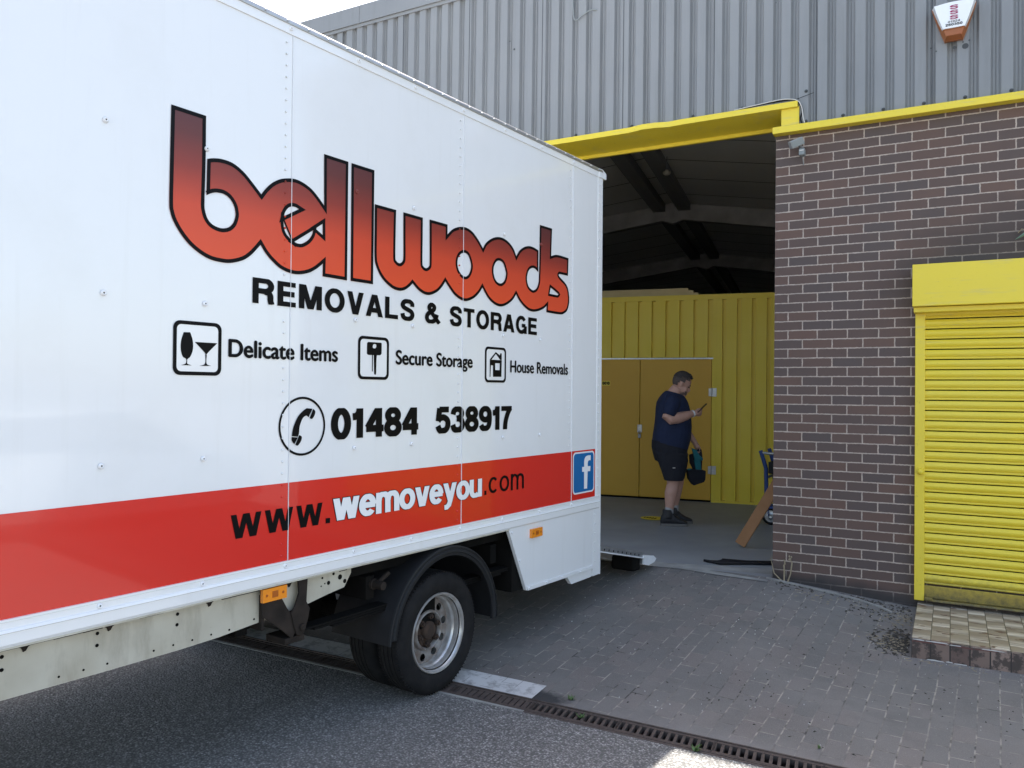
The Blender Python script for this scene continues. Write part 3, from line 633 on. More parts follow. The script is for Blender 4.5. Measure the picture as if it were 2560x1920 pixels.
for x in (1.038, 3.4):
    mb = MB(); mb.box((x, -.06, .225), (x + .067, -.001, 2.372)); mb.obj('guide_rail', M['yellow'], sh, bevel=.004)
mb = MB(); mb.lathe([(0, -.1), (.012, -.1), (.02, -.094), (.024, -.085), (.024, -.06)], 18, Matrix.Translation((1.078, 0, 1.186))); mb.obj('rail_lock', M['yellow'], sh, smooth=40)
mb = MB(); mb.box((1.022, -.2, 2.412), (3.5, -.001, 2.722)); hd = mb.obj('hood', M['yellow'], sh, bevel=.004)
mb = MB(); mb.box((1.03, -.155, 2.372), (3.48, -.001, 2.409)); mb.obj('hood_flange', M['yellow'], sh, bevel=.003)

# ------------------------------------------------------------------ step in front of the shutter
st = thing('tiled_step', 'worn doorstep of chipped cream tiles below the yellow roller shutter', 'step', (1.06, 0, 0))
mb = MB(); nx, ny = 40, 24
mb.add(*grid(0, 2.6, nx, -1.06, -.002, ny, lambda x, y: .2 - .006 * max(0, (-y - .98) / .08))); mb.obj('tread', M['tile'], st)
random.seed(3); rim = []; n = 90
for i in range(n + 1): rim.append((2.6 * i / n, .196 - .012 * random.random()))
mb = MB()
for i in range(n):
    x0, a = rim[i]; x1, b = rim[i + 1]; j0 = random.uniform(-.006, .004); 
    mb.add([(x0, -1.062, -.05), (x1, -1.062, -.05), (x1, -1.062, b), (x0, -1.062, a), (x1, -1.05, .199), (x0, -1.05, .199)], [(0, 1, 2, 3), (3, 2, 4, 5)])
mb.add([(0, -1.062, -.05), (0, -1.062, .19), (0, -1.05, .199), (0, 0, .199), (0, 0, -.05)], [(0, 1, 2, 3, 4)])
for mm, zc, hh in (('pale', .191, .005), ('maroon', .185, .008), ('pale', None, .006)):
    mb.cur = 2 if mm == 'maroon' else 1; x = .0
    while x < 1.9:
        l = random.uniform(.03, .14); zb = (zc if zc else gz(1.06 + x, -1.065) + .004) + random.uniform(-.004, .003); y_ = -1.0632 if mm != 'maroon' else -1.0626
        if random.random() < (.5 if zc else .35): mb.add([(x, y_, zb - hh * random.uniform(.2, .7)), (x + l, y_, zb - hh * random.uniform(.2, .8)), (x + l * .9, y_, zb + hh * random.uniform(.1, .7)), (x + l * .4, y_, zb + hh * random.uniform(.4, .9)), (x + .01, y_, zb + hh * random.uniform(.1, .6))], [(0, 1, 2, 3, 4)])
        x += l
mb.obj('riser', [M['riser'], M['pale'], M['red_oxide']], st)

# ------------------------------------------------------------------ things fixed to the front
al = thing('alarm_box', 'white and orange burglar alarm box high on grey cladding', 'alarm', (1.285, -.034, 4.534)); al.scale = (1.1, 1, .88)
def shield(w0, w1, z0, z1):
    return ease([(-w0 + .015, z0 - .006), (w0 - .015, z0 - .006), (w0, z0 + .006), (w1, z1 - .02), (w1 - .012, z1), (0, z1 + .01), (-w1 + .012, z1), (-w1, z1 - .02), (-w0, z0 + .006)], 4)
def sh_(poly0, y0, poly1, y1, mm, name):
    n = len(poly0); q = MB(); q.add([(p[0], y0, p[1]) for p in poly0] + [(p[0], y1, p[1]) for p in poly1], [tuple(range(n)), tuple(range(2 * n - 1, n - 1, -1))] + [(i, (i + 1) % n, (i + 1) % n + n, i + n) for i in range(n)]); return q.fixed(name, mm, al, smooth=30)
sh_(shield(.06, .128, -.145, .135), 0, shield(.06, .128, -.145, .135), -.03, M['orange_lens'], 'backplate')
sh_(shield(.06, .125, -.142, .125), -.03, shield(.05, .1, -.125, .11), -.085, M['orange_lens'], 'lens')
sh_(shield(.078, .126, -.06, .14), -.028, shield(.068, .114, -.07, .132), -.1, M['trim_white'], 'cover')
mb = MB()
for k in range(3): word(mb, 'S', -.025, .025, .078 - k * .043, .112 - k * .043, -.102, .2)
mb.obj('lettering', M['magenta'], al)
mb = MB(); word(mb, '01924', -.036, .036, -.034, -.016, -.102, .15); word(mb, '250350', -.05, .05, -.06, -.04, -.102, .2); mb.obj('lettering', M['black_vinyl'], al)

fl = thing('floodlight', 'small grey floodlight with motion sensor on brick corner under yellow flashing', 'lamp', (.19, 0, 3.76))
Mx = Matrix.Translation((-.015, -.1, .02)) @ Matrix.Rotation(R(-24), 4, 'Y') @ Matrix.Rotation(R(18), 4, 'Z') @ Matrix.Rotation(R(25), 4, 'X')
mb = MB(); mb.box((-.052, -.045, -.03), (.052, .03, .03), Mx); mb.obj('lamp_head', M['grey_metal'], fl, bevel=.006)
mb = MB(); mb.box((-.047, -.049, -.025), (.047, -.046, .025), Mx); mb.obj('glass', M['grey_plastic'], fl)
mb = MB(); mb.box((.008, -.11, -.085), (.052, -.04, -.03)); mb.obj('sensor', M['grey_plastic'], fl, bevel=.006)
mb = MB(); mb.box((.014, -.1125, -.052), (.046, -.1105, -.044)); mb.obj('sensor_window', M['pale'], fl)
mb = MB(); mb.tube([(.02, -.0, -.0), (.02, -.05, -.01), (.01, -.075, .0)], .012); mb.obj('arm', M['grey_metal'], fl, smooth=60)
mb = MB(); mb.tube([(.03, -.05, -.085), (.032, -.03, -.12), (.03, -.006, -.14)], .004); mb.obj('flex', M['grey_metal'], fl, smooth=60)

def cable(name, pts, r, m, label, cat='cable'):
    p2 = [tuple(v) for v in [Vector(p) for p in pts]]; out = []
    for i in range(len(p2) - 1):
        a = Vector(p2[max(i - 1, 0)]); b = Vector(p2[i]); c = Vector(p2[i + 1]); d = Vector(p2[min(i + 2, len(p2) - 1)])
        for k in range(6):
            t = k / 6; out.append(.5 * ((2 * b) + (c - a) * t + (2 * a - 5 * b + 4 * c - d) * t * t + (3 * b - a - 3 * c + d) * t ** 3))
    out.append(Vector(p2[-1])); q = MB(); q.tube(out, r, 8); return tag(q.obj(name, m, None, smooth=60), label, cat)
cable('black_cable', [(-.35, -.045, 4.128), (-.15, -.06, 4.15), (.05, -.05, 4.158), (.15, -.05, 4.15), (.195, -.05, 4.11), (.215, -.05, 4.05), (.2, -.055, 3.99), (.215, -.06, 3.945)], .007, M['black_plastic'], 'thick black cable draped round the right end of the yellow lintel')
cable('white_cable', [(-.33, -.058, 4.142), (-.1, -.075, 4.152), (.06, -.07, 4.162), (.17, -.065, 4.14), (.21, -.065, 4.08), (.222, -.065, 4.0), (.235, -.065, 3.945)], .004, M['pale'], 'thin white cable running beside the black cable over the lintel end')
cable('thin_wire', [(.16, -.05, 4.15), (.22, -.05, 4.165), (.3, -.046, 4.185)], .0025, M['black_plastic'], 'thin dark wire leading from the lintel end to a cladding screw')
cable('loose_wire', [(-1.85, -.036, 5.75), (-1.845, -.04, 5.45), (-1.83, -.045, 5.27), (-1.8, -.05, 5.235), (-1.74, -.05, 5.265), (-1.66, -.045, 5.3), (-1.6, -.032, 5.29)], .006, M['grey_plastic'], 'grey loose wire hanging in a hook on upper cladding', 'wire')

LOGO=[ [[(-1.702, 2.862, 1), (-1.546, 2.861, 1), (-1.546, 2.652), (-1.549, 2.5), (-1.545, 2.463), (-1.534, 2.436), (-1.514, 2.417), (-1.486, 2.408), (-1.458, 2.408), (-1.429, 2.419), (-1.409, 2.441), (-1.399, 2.471), (-1.4, 2.493), (-1.408, 2.517), (-1.428, 2.541), (-1.456, 2.554), (-1.488, 2.554), (-1.513, 2.547), (-1.54, 2.532, 1), (-1.538, 2.684, 1), (-1.508, 2.694), (-1.465, 2.7), (-1.413, 2.695), (-1.361, 2.671), (-1.313, 2.633), (-1.267, 2.592, 1), (-1.244, 2.622), (-1.209, 2.656), (-1.166, 2.682), (-1.122, 2.696), (-1.077, 2.702), (-1.031, 2.695), (-0.984, 2.677), (-0.944, 2.649), (-0.904, 2.613, 1), (-0.907, 2.862, 1), (-0.751, 2.862, 1), (-0.752, 2.271, 1), (-0.909, 2.272, 1), (-0.908, 2.334, 1), (-0.948, 2.303), (-0.995, 2.278), (-1.056, 2.263), (-1.109, 2.264), (-1.161, 2.278), (-1.204, 2.304), (-1.24, 2.334), (-1.268, 2.368, 1), (-1.289, 2.344), (-1.322, 2.311), (-1.362, 2.285), (-1.421, 2.266), (-1.471, 2.263), (-1.521, 2.268), (-1.57, 2.286), (-1.618, 2.316), (-1.659, 2.357), (-1.688, 2.399), (-1.701, 2.433), (-1.706, 2.468), (-1.705, 2.614)], [(-1.142, 2.518, 1), (-1.136, 2.537), (-1.122, 2.557), (-1.102, 2.57), (-1.078, 2.573), (-1.056, 2.567, 1)], [(-1.145, 2.496, 1), (-1.1, 2.418, 1), (-1.126, 2.438), (-1.14, 2.462)], [(-1.081, 2.411, 1), (-0.97, 2.484, 1), (-0.978, 2.459), (-1.001, 2.431), (-1.035, 2.41), (-1.062, 2.406)], [(-0.957, 2.494, 1), (-0.912, 2.525, 1), (-0.911, 2.47, 1)]],
[[(-0.729, 2.861, 1), (-0.57, 2.862, 1), (-0.572, 2.273, 1), (-0.727, 2.272, 1)]],
[[(-0.564, 2.688, 1), (-0.406, 2.688, 1), (-0.408, 2.59), (-0.409, 2.442), (-0.401, 2.417), (-0.376, 2.408), (-0.352, 2.423), (-0.346, 2.451), (-0.348, 2.568), (-0.349, 2.687, 1), (-0.193, 2.686, 1), (-0.193, 2.56), (-0.193, 2.44), (-0.185, 2.417), (-0.161, 2.41), (-0.136, 2.425), (-0.132, 2.451), (-0.133, 2.57), (-0.135, 2.687, 1), (0.021, 2.686, 1), (0.021, 2.628, 1), (0.062, 2.663), (0.106, 2.684), (0.15, 2.695), (0.196, 2.698), (0.255, 2.683), (0.308, 2.648), (0.339, 2.62), (0.36, 2.599, 1), (0.387, 2.635), (0.437, 2.669), (0.499, 2.692), (0.564, 2.697), (0.63, 2.681), (0.684, 2.647), (0.717, 2.602, 1), (0.753, 2.645), (0.808, 2.677), (0.865, 2.692), (0.922, 2.691), (0.977, 2.68, 1), (0.976, 2.534, 1), (0.939, 2.552), (0.903, 2.552), (0.867, 2.534), (0.846, 2.499), (0.843, 2.463), (0.861, 2.425), (0.897, 2.407), (0.926, 2.406), (0.96, 2.424), (0.982, 2.463), (0.987, 2.505), (0.992, 2.669), (0.994, 2.856, 1), (1.147, 2.857, 1), (1.138, 2.665, 1), (1.196, 2.682), (1.26, 2.686), (1.369, 2.683, 1), (1.364, 2.557, 1), (1.249, 2.556, 1), (1.238, 2.546), (1.262, 2.53), (1.328, 2.5), (1.365, 2.465), (1.383, 2.407), (1.38, 2.355), (1.356, 2.309), (1.315, 2.284), (1.258, 2.272), (1.082, 2.272, 1), (1.086, 2.318, 1), (1.047, 2.294), (0.987, 2.273), (0.928, 2.262), (0.871, 2.265), (0.813, 2.285), (0.757, 2.319), (0.718, 2.358, 1), (0.682, 2.319), (0.622, 2.283), (0.557, 2.263), (0.493, 2.267), (0.429, 2.294), (0.385, 2.331), (0.357, 2.361, 1), (0.325, 2.324), (0.272, 2.286), (0.202, 2.262), (0.145, 2.266), (0.089, 2.288), (0.044, 2.322), (0.006, 2.356, 1), (-0.02, 2.325), (-0.062, 2.29), (-0.124, 2.265), (-0.175, 2.264), (-0.225, 2.282), (-0.272, 2.313, 1), (-0.293, 2.294), (-0.331, 2.271), (-0.374, 2.261), (-0.425, 2.267), (-0.479, 2.292), (-0.52, 2.325), (-0.551, 2.371), (-0.563, 2.42), (-0.564, 2.563)], [(0.178, 2.547), (0.216, 2.536), (0.24, 2.496), (0.243, 2.464), (0.223, 2.425), (0.189, 2.406), (0.149, 2.416), (0.12, 2.448), (0.114, 2.489), (0.136, 2.528)], [(0.53, 2.549), (0.573, 2.538), (0.599, 2.495), (0.604, 2.469), (0.587, 2.429), (0.548, 2.407), (0.503, 2.415), (0.475, 2.449), (0.47, 2.494), (0.495, 2.535)], [(1.134, 2.448, 1), (1.229, 2.416), (1.232, 2.408), (1.216, 2.403), (1.122, 2.403, 1)]] ]
GLASS1= [(-1.636, 1.956, 1), (-1.607, 1.957, 1), (-1.595, 1.924), (-1.594, 1.887), (-1.605, 1.858), (-1.618, 1.847), (-1.619, 1.837), (-1.617, 1.828), (-1.598, 1.822, 1), (-1.647, 1.822, 1), (-1.626, 1.829), (-1.624, 1.847), (-1.639, 1.857), (-1.648, 1.884), (-1.647, 1.921)]
GLASS2= [(-1.586, 1.919, 1), (-1.481, 1.919, 1), (-1.527, 1.875), (-1.53, 1.865), (-1.53, 1.831), (-1.508, 1.823, 1), (-1.565, 1.821, 1), (-1.538, 1.831), (-1.537, 1.865), (-1.54, 1.877)]
KEY= [(-0.602, 1.974, 1), (-0.511, 1.975, 1), (-0.505, 1.969), (-0.505, 1.919, 1), (-0.515, 1.91), (-0.539, 1.909, 1), (-0.542, 1.886), (-0.544, 1.814), (-0.554, 1.81), (-0.558, 1.819), (-0.562, 1.908, 1), (-0.568, 1.908, 1), (-0.568, 1.824, 1), (-0.574, 1.824, 1), (-0.575, 1.908, 1), (-0.601, 1.908), (-0.611, 1.914, 1), (-0.61, 1.967, 1)]; KH= [(-0.557, 1.966), (-0.545, 1.962), (-0.546, 1.948), (-0.557, 1.943), (-0.569, 1.947), (-0.567, 1.961)]
HR= [(0.437, 1.923, 1), (0.5, 1.973, 1), (0.545, 1.953, 1), (0.547, 1.966, 1), (0.564, 1.967, 1), (0.565, 1.926, 1), (0.548, 1.925, 1), (0.501, 1.961, 1), (0.457, 1.924, 1)]; HB= [(0.439, 1.923, 1), (0.565, 1.924, 1), (0.562, 1.819, 1), (0.473, 1.817, 1), (0.472, 1.888, 1), (0.45, 1.889, 1), (0.446, 1.817, 1), (0.438, 1.816, 1)]; HBH= [(0.495, 1.903, 1), (0.544, 1.904, 1), (0.542, 1.86, 1), (0.496, 1.86, 1)]
PH1= [(-0.998, 1.64, 1), (-0.963, 1.637, 1), (-0.986, 1.597, 1), (-1.0, 1.605), (-1.021, 1.593), (-1.038, 1.557), (-1.042, 1.524), (-1.049, 1.508, 1), (-1.084, 1.512, 1), (-1.075, 1.553), (-1.051, 1.599), (-1.022, 1.626)]; PH2= [(-0.959, 1.636, 1), (-0.946, 1.625), (-0.95, 1.606), (-0.965, 1.589), (-0.98, 1.593, 1)]; PH3= [(-1.041, 1.515, 1), (-1.026, 1.507), (-1.03, 1.487), (-1.049, 1.467), (-1.063, 1.472, 1)]; PH4= [(-1.084, 1.508, 1), (-1.049, 1.504, 1), (-1.07, 1.474, 1), (-1.085, 1.493)]
FL= [(1.611, 1.014, 1), (1.61, 1.139, 1), (1.582, 1.141, 1), (1.581, 1.177, 1), (1.611, 1.176, 1), (1.612, 1.224), (1.632, 1.25), (1.669, 1.257), (1.707, 1.255, 1), (1.706, 1.218, 1), (1.679, 1.219), (1.664, 1.206), (1.663, 1.177, 1), (1.704, 1.175, 1), (1.701, 1.138, 1), (1.662, 1.139, 1), (1.656, 1.012, 1)]

# ------------------------------------------------------------------ removal van (local X = towards its rear, Y = away from the camera, Z = up)
vn = thing('removal_van', 'white box removal van with red stripe and black lettering backed up to the doorway', 'van')
_d = Vector((0.10777602, 0.9941194, 0.01053305)); _n = Vector((0.99417455, -0.107782, 0)); _w = _n.cross(_d)
vn.matrix_world = Matrix(((_d.x, -_n.x, _w.x, -1.26971556), (_d.y, -_n.y, _w.y, -2.94930167), (_d.z, -_n.z, _w.z, 0.0), (0, 0, 0, 1)))
W_ = 2.25; S0, S1 = -4.9, 1.86
mb = MB(); mb.box((S0, .02, .88), (1.85, W_, 3.40)); mb.obj('box_body', M['white'], vn)
seams = [S0, -3.634, -2.367, -1.1, .168, 1.432, S1]
for a, b in zip(seams, seams[1:]):
    mb = MB(); mb.box((a + .0012, 0, .91), (b - .0012, .019, 3.38)); h = .97; k = 1
    while h < 3.34 and b < 1.85:                      # the column of rivets beside the joint
        mb.cur = 1 if h < 1.298 else 2 if 2.3 < h < 2.68 and b in (-1.1, .168) else 0
        if not (b in (-1.1, .168) and (2.09 < h < 2.23 or 1.07 < h < 1.2 or (b < 0 and 1.85 < h < 1.95) or (b > 0 and 1.47 < h < 1.65))): mb.lathe([(0, -.0085), (.0028, -.0078), (.0046, -.005), (.0055, -.001)], 8, Matrix.Translation((b - .036, 0, h)))
        h += .0534
    mb.obj('side_panel', [M['white'], M['red'], M['logo']], vn)
    if b < 1.85:
        mb = MB(); mb.box((b - .0008, -.0060, .945), (b + .0008, -.0002, 3.358)); mb.obj('panel_seam', M['white_vinyl'], vn)
# top trim, roof rail
mb = MB(); mb.box((S0, -.006, 3.362), (1.875, .0, 3.412)); mb.obj('top_trim', M['trim_white'], vn, bevel=.002)
mb = MB(); mb.prism([(-.012, 3.405), (.02, 3.405), (.03, 3.433), (.004, 3.436), (-.008, 3.43), (-.014, 3.42)], S0, 1.855, 'x'); s = -4.8; mb.cur = 1
while s < 1.85:
    mb.lathe([(0, -.019), (.004, -.018), (.0065, -.013)], 8, Matrix.Translation((s, 0, 3.415))); s += .122
mb.fixed('roof_rail', [M['alu'], M['steel']], vn, smooth=50)
mb = MB(); mb.box((S0, .03, 3.40), (1.85, W_ - .01, 3.43)); mb.obj('roof', M['trim_white'], vn)
mb = MB(); mb.prism([(1.80, 3.362), (1.913, 3.362), (1.913, 3.408), (1.86, 3.43), (1.80, 3.43)], -.012, .05); mb.fixed('corner_cap', M['trim_white'], vn, bevel=.004)
mb = MB(); mb.box((1.752, -.0045, .345), (1.862, .0, .943)); mb.box((1.80, -.0045, .943), (1.862, 0, 3.362)); mb.box((1.752, .0005, .345), (1.862, .06, .94)); mb.box((1.8625, -.003, .34), (1.87, .07, 3.36)); h = .46
while h < 3.34:
    mb.lathe([(0, -.0085), (.0028, -.0078), (.0046, -.005), (.0055, -.001)], 8, Matrix.Translation((1.815 if h > .93 else 1.775, -.0045, h))); h += .0694
mb.obj('corner_post', M['trim_white'], vn)
# red stripe
for a, b in zip(seams, seams[1:]):
    mb = MB(); mb.flat([[(a + .002, .941), (min(b, 1.782) - .002, .941), (min(b, 1.782) - .002, 1.299), (a + .002, 1.299)]], -.002); mb.obj('red_stripe', M['red'], vn)
# bottom rail
mb = MB(); mb.prism([(.0, .943), (-.010, .942), (-.010, .934), (-.006, .932), (-.006, .909), (-.012, .907), (-.016, .898), (-.010, .894), (-.010, .856), (-.004, .845), (.05, .845), (.05, .943)], S0, 1.84, 'x'); mb.fixed('bottom_rail', M['trim_white'], vn)
mb = MB(); mb.box((S0, -.006, .838), (.66, .05, .845)); mb.obj('rail_lip', M['chassis'], vn)
bolt = MB(); bolt.lathe([(0, -.004), (.0035, -.006), (.0055, -.0115), (.0085, -.0115), (.0125, -.005), (.0135, 0)], 14); bolt.cur = 1; bolt.lathe([(0, -.0066), (.0042, -.0066)], 10)
bme = bolt.mesh('bolt'); bme.materials.append(M['white_vinyl']); bme.materials.append(M['under'])
for p in bme.polygons: p.use_smooth = True
bme2 = bme.copy(); bme2.materials[0] = M['maroon']
def put_bolt(s, h, y):
    o = bpy.data.objects.new('bolt', bme2 if h == 2.725 and (abs(s + .69) < .02 or abs(s - 1.006) < .02) else bme); C.objects.link(o); o.parent = vn; o.location = (s, y, h); o.scale = (.85, .8, .85)
for k in range(9):
    s = -1.965 + .4245 * k
    put_bolt(s, .921, -.006); put_bolt(s, 3.388, -.006)
    if k in (2, 5, 8): continue
    for h in (1.437, 2.08, 2.725): put_bolt(s, h, -.003)
# logo: gradient letters with a black outline
def inset(lp, d):
    n = len(lp); out = []
    for i in range(n):
        a, b, c = lp[i - 1], lp[i], lp[(i + 1) % n]; d0 = (b - a).normalized(); d1 = (c - b).normalized()
        n0 = Vector((-d0.y, d0.x)); n1 = Vector((-d1.y, d1.x)); mi = n0 + n1; mi = mi.normalized() if mi.length > 1e-4 else n0
        out.append(b + mi * (d / max(.38, mi.dot(n0))))
    return out
def sarea(lp): return sum(lp[i - 1].x * lp[i].y - lp[i].x * lp[i - 1].y for i in range(len(lp)))
for grp in LOGO:
    loops = []
    for k, lp in enumerate(grp):
        e = ease(lp, 5)
        if (sarea(e) > 0) != (k == 0): e.reverse()
        loops.append(e)
    mb = MB(); mb.flat(loops, -.0025); lo_ = mb.obj('logo_letters', M['logo'], vn)
    mb = MB(); q = 0
    for lp in loops:
        ins = inset(lp, .0165); n = len(lp)
        for i in range(n):
            j = (i + 1) % n; y = -.0034 - .00004 * (q % 7); q += 1
            pts = [(lp[i].x, y, lp[i].y), (lp[j].x, y, lp[j].y), (ins[j].x, y, ins[j].y), (ins[i].x, y, ins[i].y)]; mb.add(pts, [(0, 1, 2, 3)])
    mb.obj('outline', M['black_vinyl'], lo_)
def lettering(text, *a, m='black_vinyl', **k):
    mb = MB(); word(mb, text, *a, **k); return mb.obj('lettering', M[m], vn)
lettering('REMOVALS & STORAGE', -1.306, .966, 2.107, 2.22, -.003, weight=.215, gap=.13)
lettering('01484', -.843, -.214, 1.486, 1.635, -.003, weight=.24, gap=.045)
lettering('538917', -.066, .683, 1.486, 1.634, -.003, weight=.24, gap=.045)
lettering('www.', -1.408, -.842, 1.082, 1.186, -.004, weight=.195, gap=.1)
lettering('wemoveyou', -.826, .363, 1.087, 1.195, -.0035, weight=.27, gap=.035, ext=.032)
lettering('wemoveyou', -.826, .363, 1.087, 1.195, -.0048, weight=.27, gap=.035, m='white_vinyl')
lettering('.com', .386, .829, 1.091, 1.197, -.004, weight=.15, gap=.07)
for tx, a, b, h0, h1, bo in (('Delicate Items', -1.423, -.809, 1.866, 1.939, .0035), ('Secure Storage', -.395, .264, 1.868, 1.942, .0035), ('House Removals', .662, 1.371, 1.851, 1.925, .003)):
    mb = MB(); fontword(mb, tx, a, b, h0, h1, -.003, bo); mb.obj('lettering', M['black_vinyl'], vn)
def rrect(x0, x1, z0, z1, r):
    out = []
    for cx, cz, a in ((x1 - r, z1 - r, 0), (x0 + r, z1 - r, 90), (x0 + r, z0 + r, 180), (x1 - r, z0 + r, 270)): out += arc(cx, cz, r, r, a, a + 90, 6)
    return [Vector(p) for p in out]
E_ = lambda l: ease(l, 4)
def picto(x0, shapes):
    mb = MB(); mb.flat([rrect(x0, x0 + .222, 1.782, 2.003, .03), rrect(x0 + .016, x0 + .206, 1.797, 1.988, .02)], -.003)
    for k, s in enumerate(shapes): mb.flat(s, -.003 - .0003 * (k + 1))
    o = mb.obj('pictogram', M['black_vinyl'], vn); q = MB(); q.flat([rrect(x0 + .014, x0 + .208, 1.796, 1.99, .02)], -.002); q.obj('backing', M['trim_white'], o)
picto(-1.682, [[E_(GLASS1)], [E_(GLASS2)]])
picto(-.672, [[E_(KEY), E_(KH)]])
picto(.39, [[E_(HR)], [E_(HB), E_(HBH)]])
mb = MB(); c_ = [Vector(p) for p in arc(-1.021, 1.556, .138, .138, 0, 360, 48)[:-1]]; c2 = [Vector(p) for p in arc(-1.021, 1.556, .127, .127, 0, 360, 48)[:-1]]
mb.flat([c_, c2], -.003)
for k, p in enumerate((PH1, PH2, PH3, PH4)): mb.flat([E_(p)], -.003 - .0003 * (k + 1))
mb.obj('pictogram', M['black_vinyl'], vn)
mb = MB(); mb.flat([rrect(1.45, 1.765, .983, 1.288, .035)], -.004); fb = mb.obj('square_emblem', M['white_vinyl'], vn)
mb = MB(); mb.flat([rrect(1.462, 1.753, .994, 1.277, .028)], -.0048); mb.obj('emblem_field', M['blue_vinyl'], fb)
mb = MB(); mb.flat([E_(FL)], -.0056); mb.obj('emblem_letter', M['white_vinyl'], fb)
# rear lower skirt
mb = MB(); mb.prism([(.64, .87), (.863, .415), (1.751, .403), (1.751, .87)], -.003, .02); mb.obj('rear_skirt', M['white'], vn)
mb = MB(); mb.prism([(.872, .412), (1.745, .402), (1.745, .428), (.862, .44)], -.011, -.0035); mb.fixed('skirt_flange', M['trim_white'], vn, bevel=.002)
mb = MB(); mb.prism([(1.383, .412), (1.45, .342), (1.728, .342), (1.745, .345), (1.745, .412)], .002, .03); mb.fixed('skirt_tab', M['trim_white'], vn)
mb = MB(); mb.box((.74, .03, .42), (1.85, W_ - .03, .8)); mb.obj('rear_frame', M['under'], vn)
for s, h in ((.885, .428), (1.1, .426), (1.3, .422), (.69, .82), (.78, .625), (1.55, .416)):
    o = bpy.data.objects.new('screw', bme); C.objects.link(o); o.parent = vn; o.location = (s, -.004 if h > .5 else -.011, h); o.scale = (.6, .6, .6)
# amber marker lights
def marker(s0, s1, h0, h1, y):
    c = (s0 + s1) / 2; m_ = (h0 + h1) / 2; mb = MB(); mb.box((s0, y - .018, h0), (s1, y, h1)); mb.cur = 1
    for d in (-.045, .045): mb.lathe([(0, -.0195), (.006, -.0195), (.007, -.017)], 10, Matrix.Translation((c + d, y, m_)))
    o = mb.obj('marker_light', [M['amber'], M['amber_dark']], vn)
    q = MB(); q.box((c - .016, y - .0195, m_ - .014), (c + .016, y - .0175, m_ + .014)); q.obj('lens_mark', M['amber_dark'], o)
marker(.897, 1.028, .755, .813, -.003)
marker(-1.232, -1.1, .773, .832, .017)
# chassis
mb = MB(); mb.prism([(-4.9, .872), (-4.9, .65), (-2.3, .653), (-1.9, .652), (-1.6, .654), (-1.42, .66), (-1.23, .675), (-.945, .698), (-.814, .72), (-.7, .735), (-.655, .80), (-.655, .872)], .05, .058)
hl = mb; hl.cur = 1
for s, h, r in [(-1.615, .803, .009), (-1.617, .76, .009), (-1.943, .804, .0085), (-1.944, .759, .0085), (-2.081, .681, .0055), (-1.993, .681, .0055), (-1.904, .68, .0055), (-1.717, .68, .0055), (-1.633, .681, .0055), (-1.547, .68, .0055), (-1.458, .681, .0055), (-1.369, .68, .006), (-1.241, .697, .006), (-.73, .791, .017), (-.805, .776, .013), (-.698, .765, .014), (-.829, .777, .005), (-.852, .768, .005), (-.845, .807, .007), (-.773, .815, .01), (-2.27, .803, .0085), (-2.27, .758, .0085)]:
    hl.lathe([(0, .0482), (r * .78, .0482), (r * .78, .0495)], 12, Matrix.Translation((s, 0, h)))
hl.cur = 2; s = -4.85
rnd = random.Random(5)
while s < -.68:
    l = rnd.uniform(.05, .2); hl.box((s, .0462, .818 + rnd.uniform(.0, .01)), (s + l, .0522, .847)); s += l
for s in (-2.2, -1.9, -1.47, -1.05): hl.prism([(s - .022, .826), (s + .026, .826), (s + .012, .818), (s + .005, .806), (s - .004, .803), (s - .008, .815)], .044, .0488)
hl.fixed('chassis_rail', [M['chassis'], M['under'], M['bracket']], vn)
mb = MB(); mb.box((-4.9, .1, .76), (1.8, W_ - .05, .875)); mb.box((-4.9, .55, .55), (1.7, .65, .74)); mb.box((-4.9, 1.55, .55), (1.7, 1.65, .74))
for s in (-3.5, -2.4, -1.3, -.5, .6): mb.box((s, .1, .62), (s + .06, 2.1, .74))
mb.tube([(0, .2, .342), (0, 2.05, .342)], .055, 14); mb.ball((0, 1.1, .342), (.17, .15, .17)); mb.tube([(-4.5, 1.1, .5), (-.1, 1.1, .36)], .04, 10); mb.box((-3.4, 1.5, .42), (-2.2, 2.0, .72))
mb.obj('underframe', M['under'], vn)
# spring hanger
mb = MB(); mb.prism([(-1.23, .86), (-1.22, .708), (-1.113, .624), (-1.05, .566), (-1.03, .60), (-1.05, .68), (-1.08, .715), (-1.112, .769), (-1.125, .86)], .018, .03)
mb.prism([(-1.065, .69), (-1.045, .715), (-1.021, .774), (-1.028, .86), (-.968, .86), (-.976, .728), (-.955, .69), (-.965, .645), (-.985, .59), (-1.0, .576), (-1.03, .58), (-1.045, .62)], .008, .02)
mb.box((-1.1, .03, .672), (-.98, .2, .684)); mb.box((-1.09, .02, .545), (-.975, .16, .575)); mb.box((-1.215, .03, .64), (-1.2, .2, .8)); mb.tube([(-1.005, -.006, .615), (-1.005, .2, .615)], .016, 12)
mb.fixed('spring_hanger', M['bracket'], vn, bevel=.003)
mb = MB()
for k in range(3): mb.box((-1.0 + .12 * k, .06, .572 - .0125 * k), (.9 - .12 * k, .14, .582 - .0125 * k))
mb.box((-.06, .1, .36), (.06, .22, .53)); mb.obj('leaf_spring', M['under'], vn)
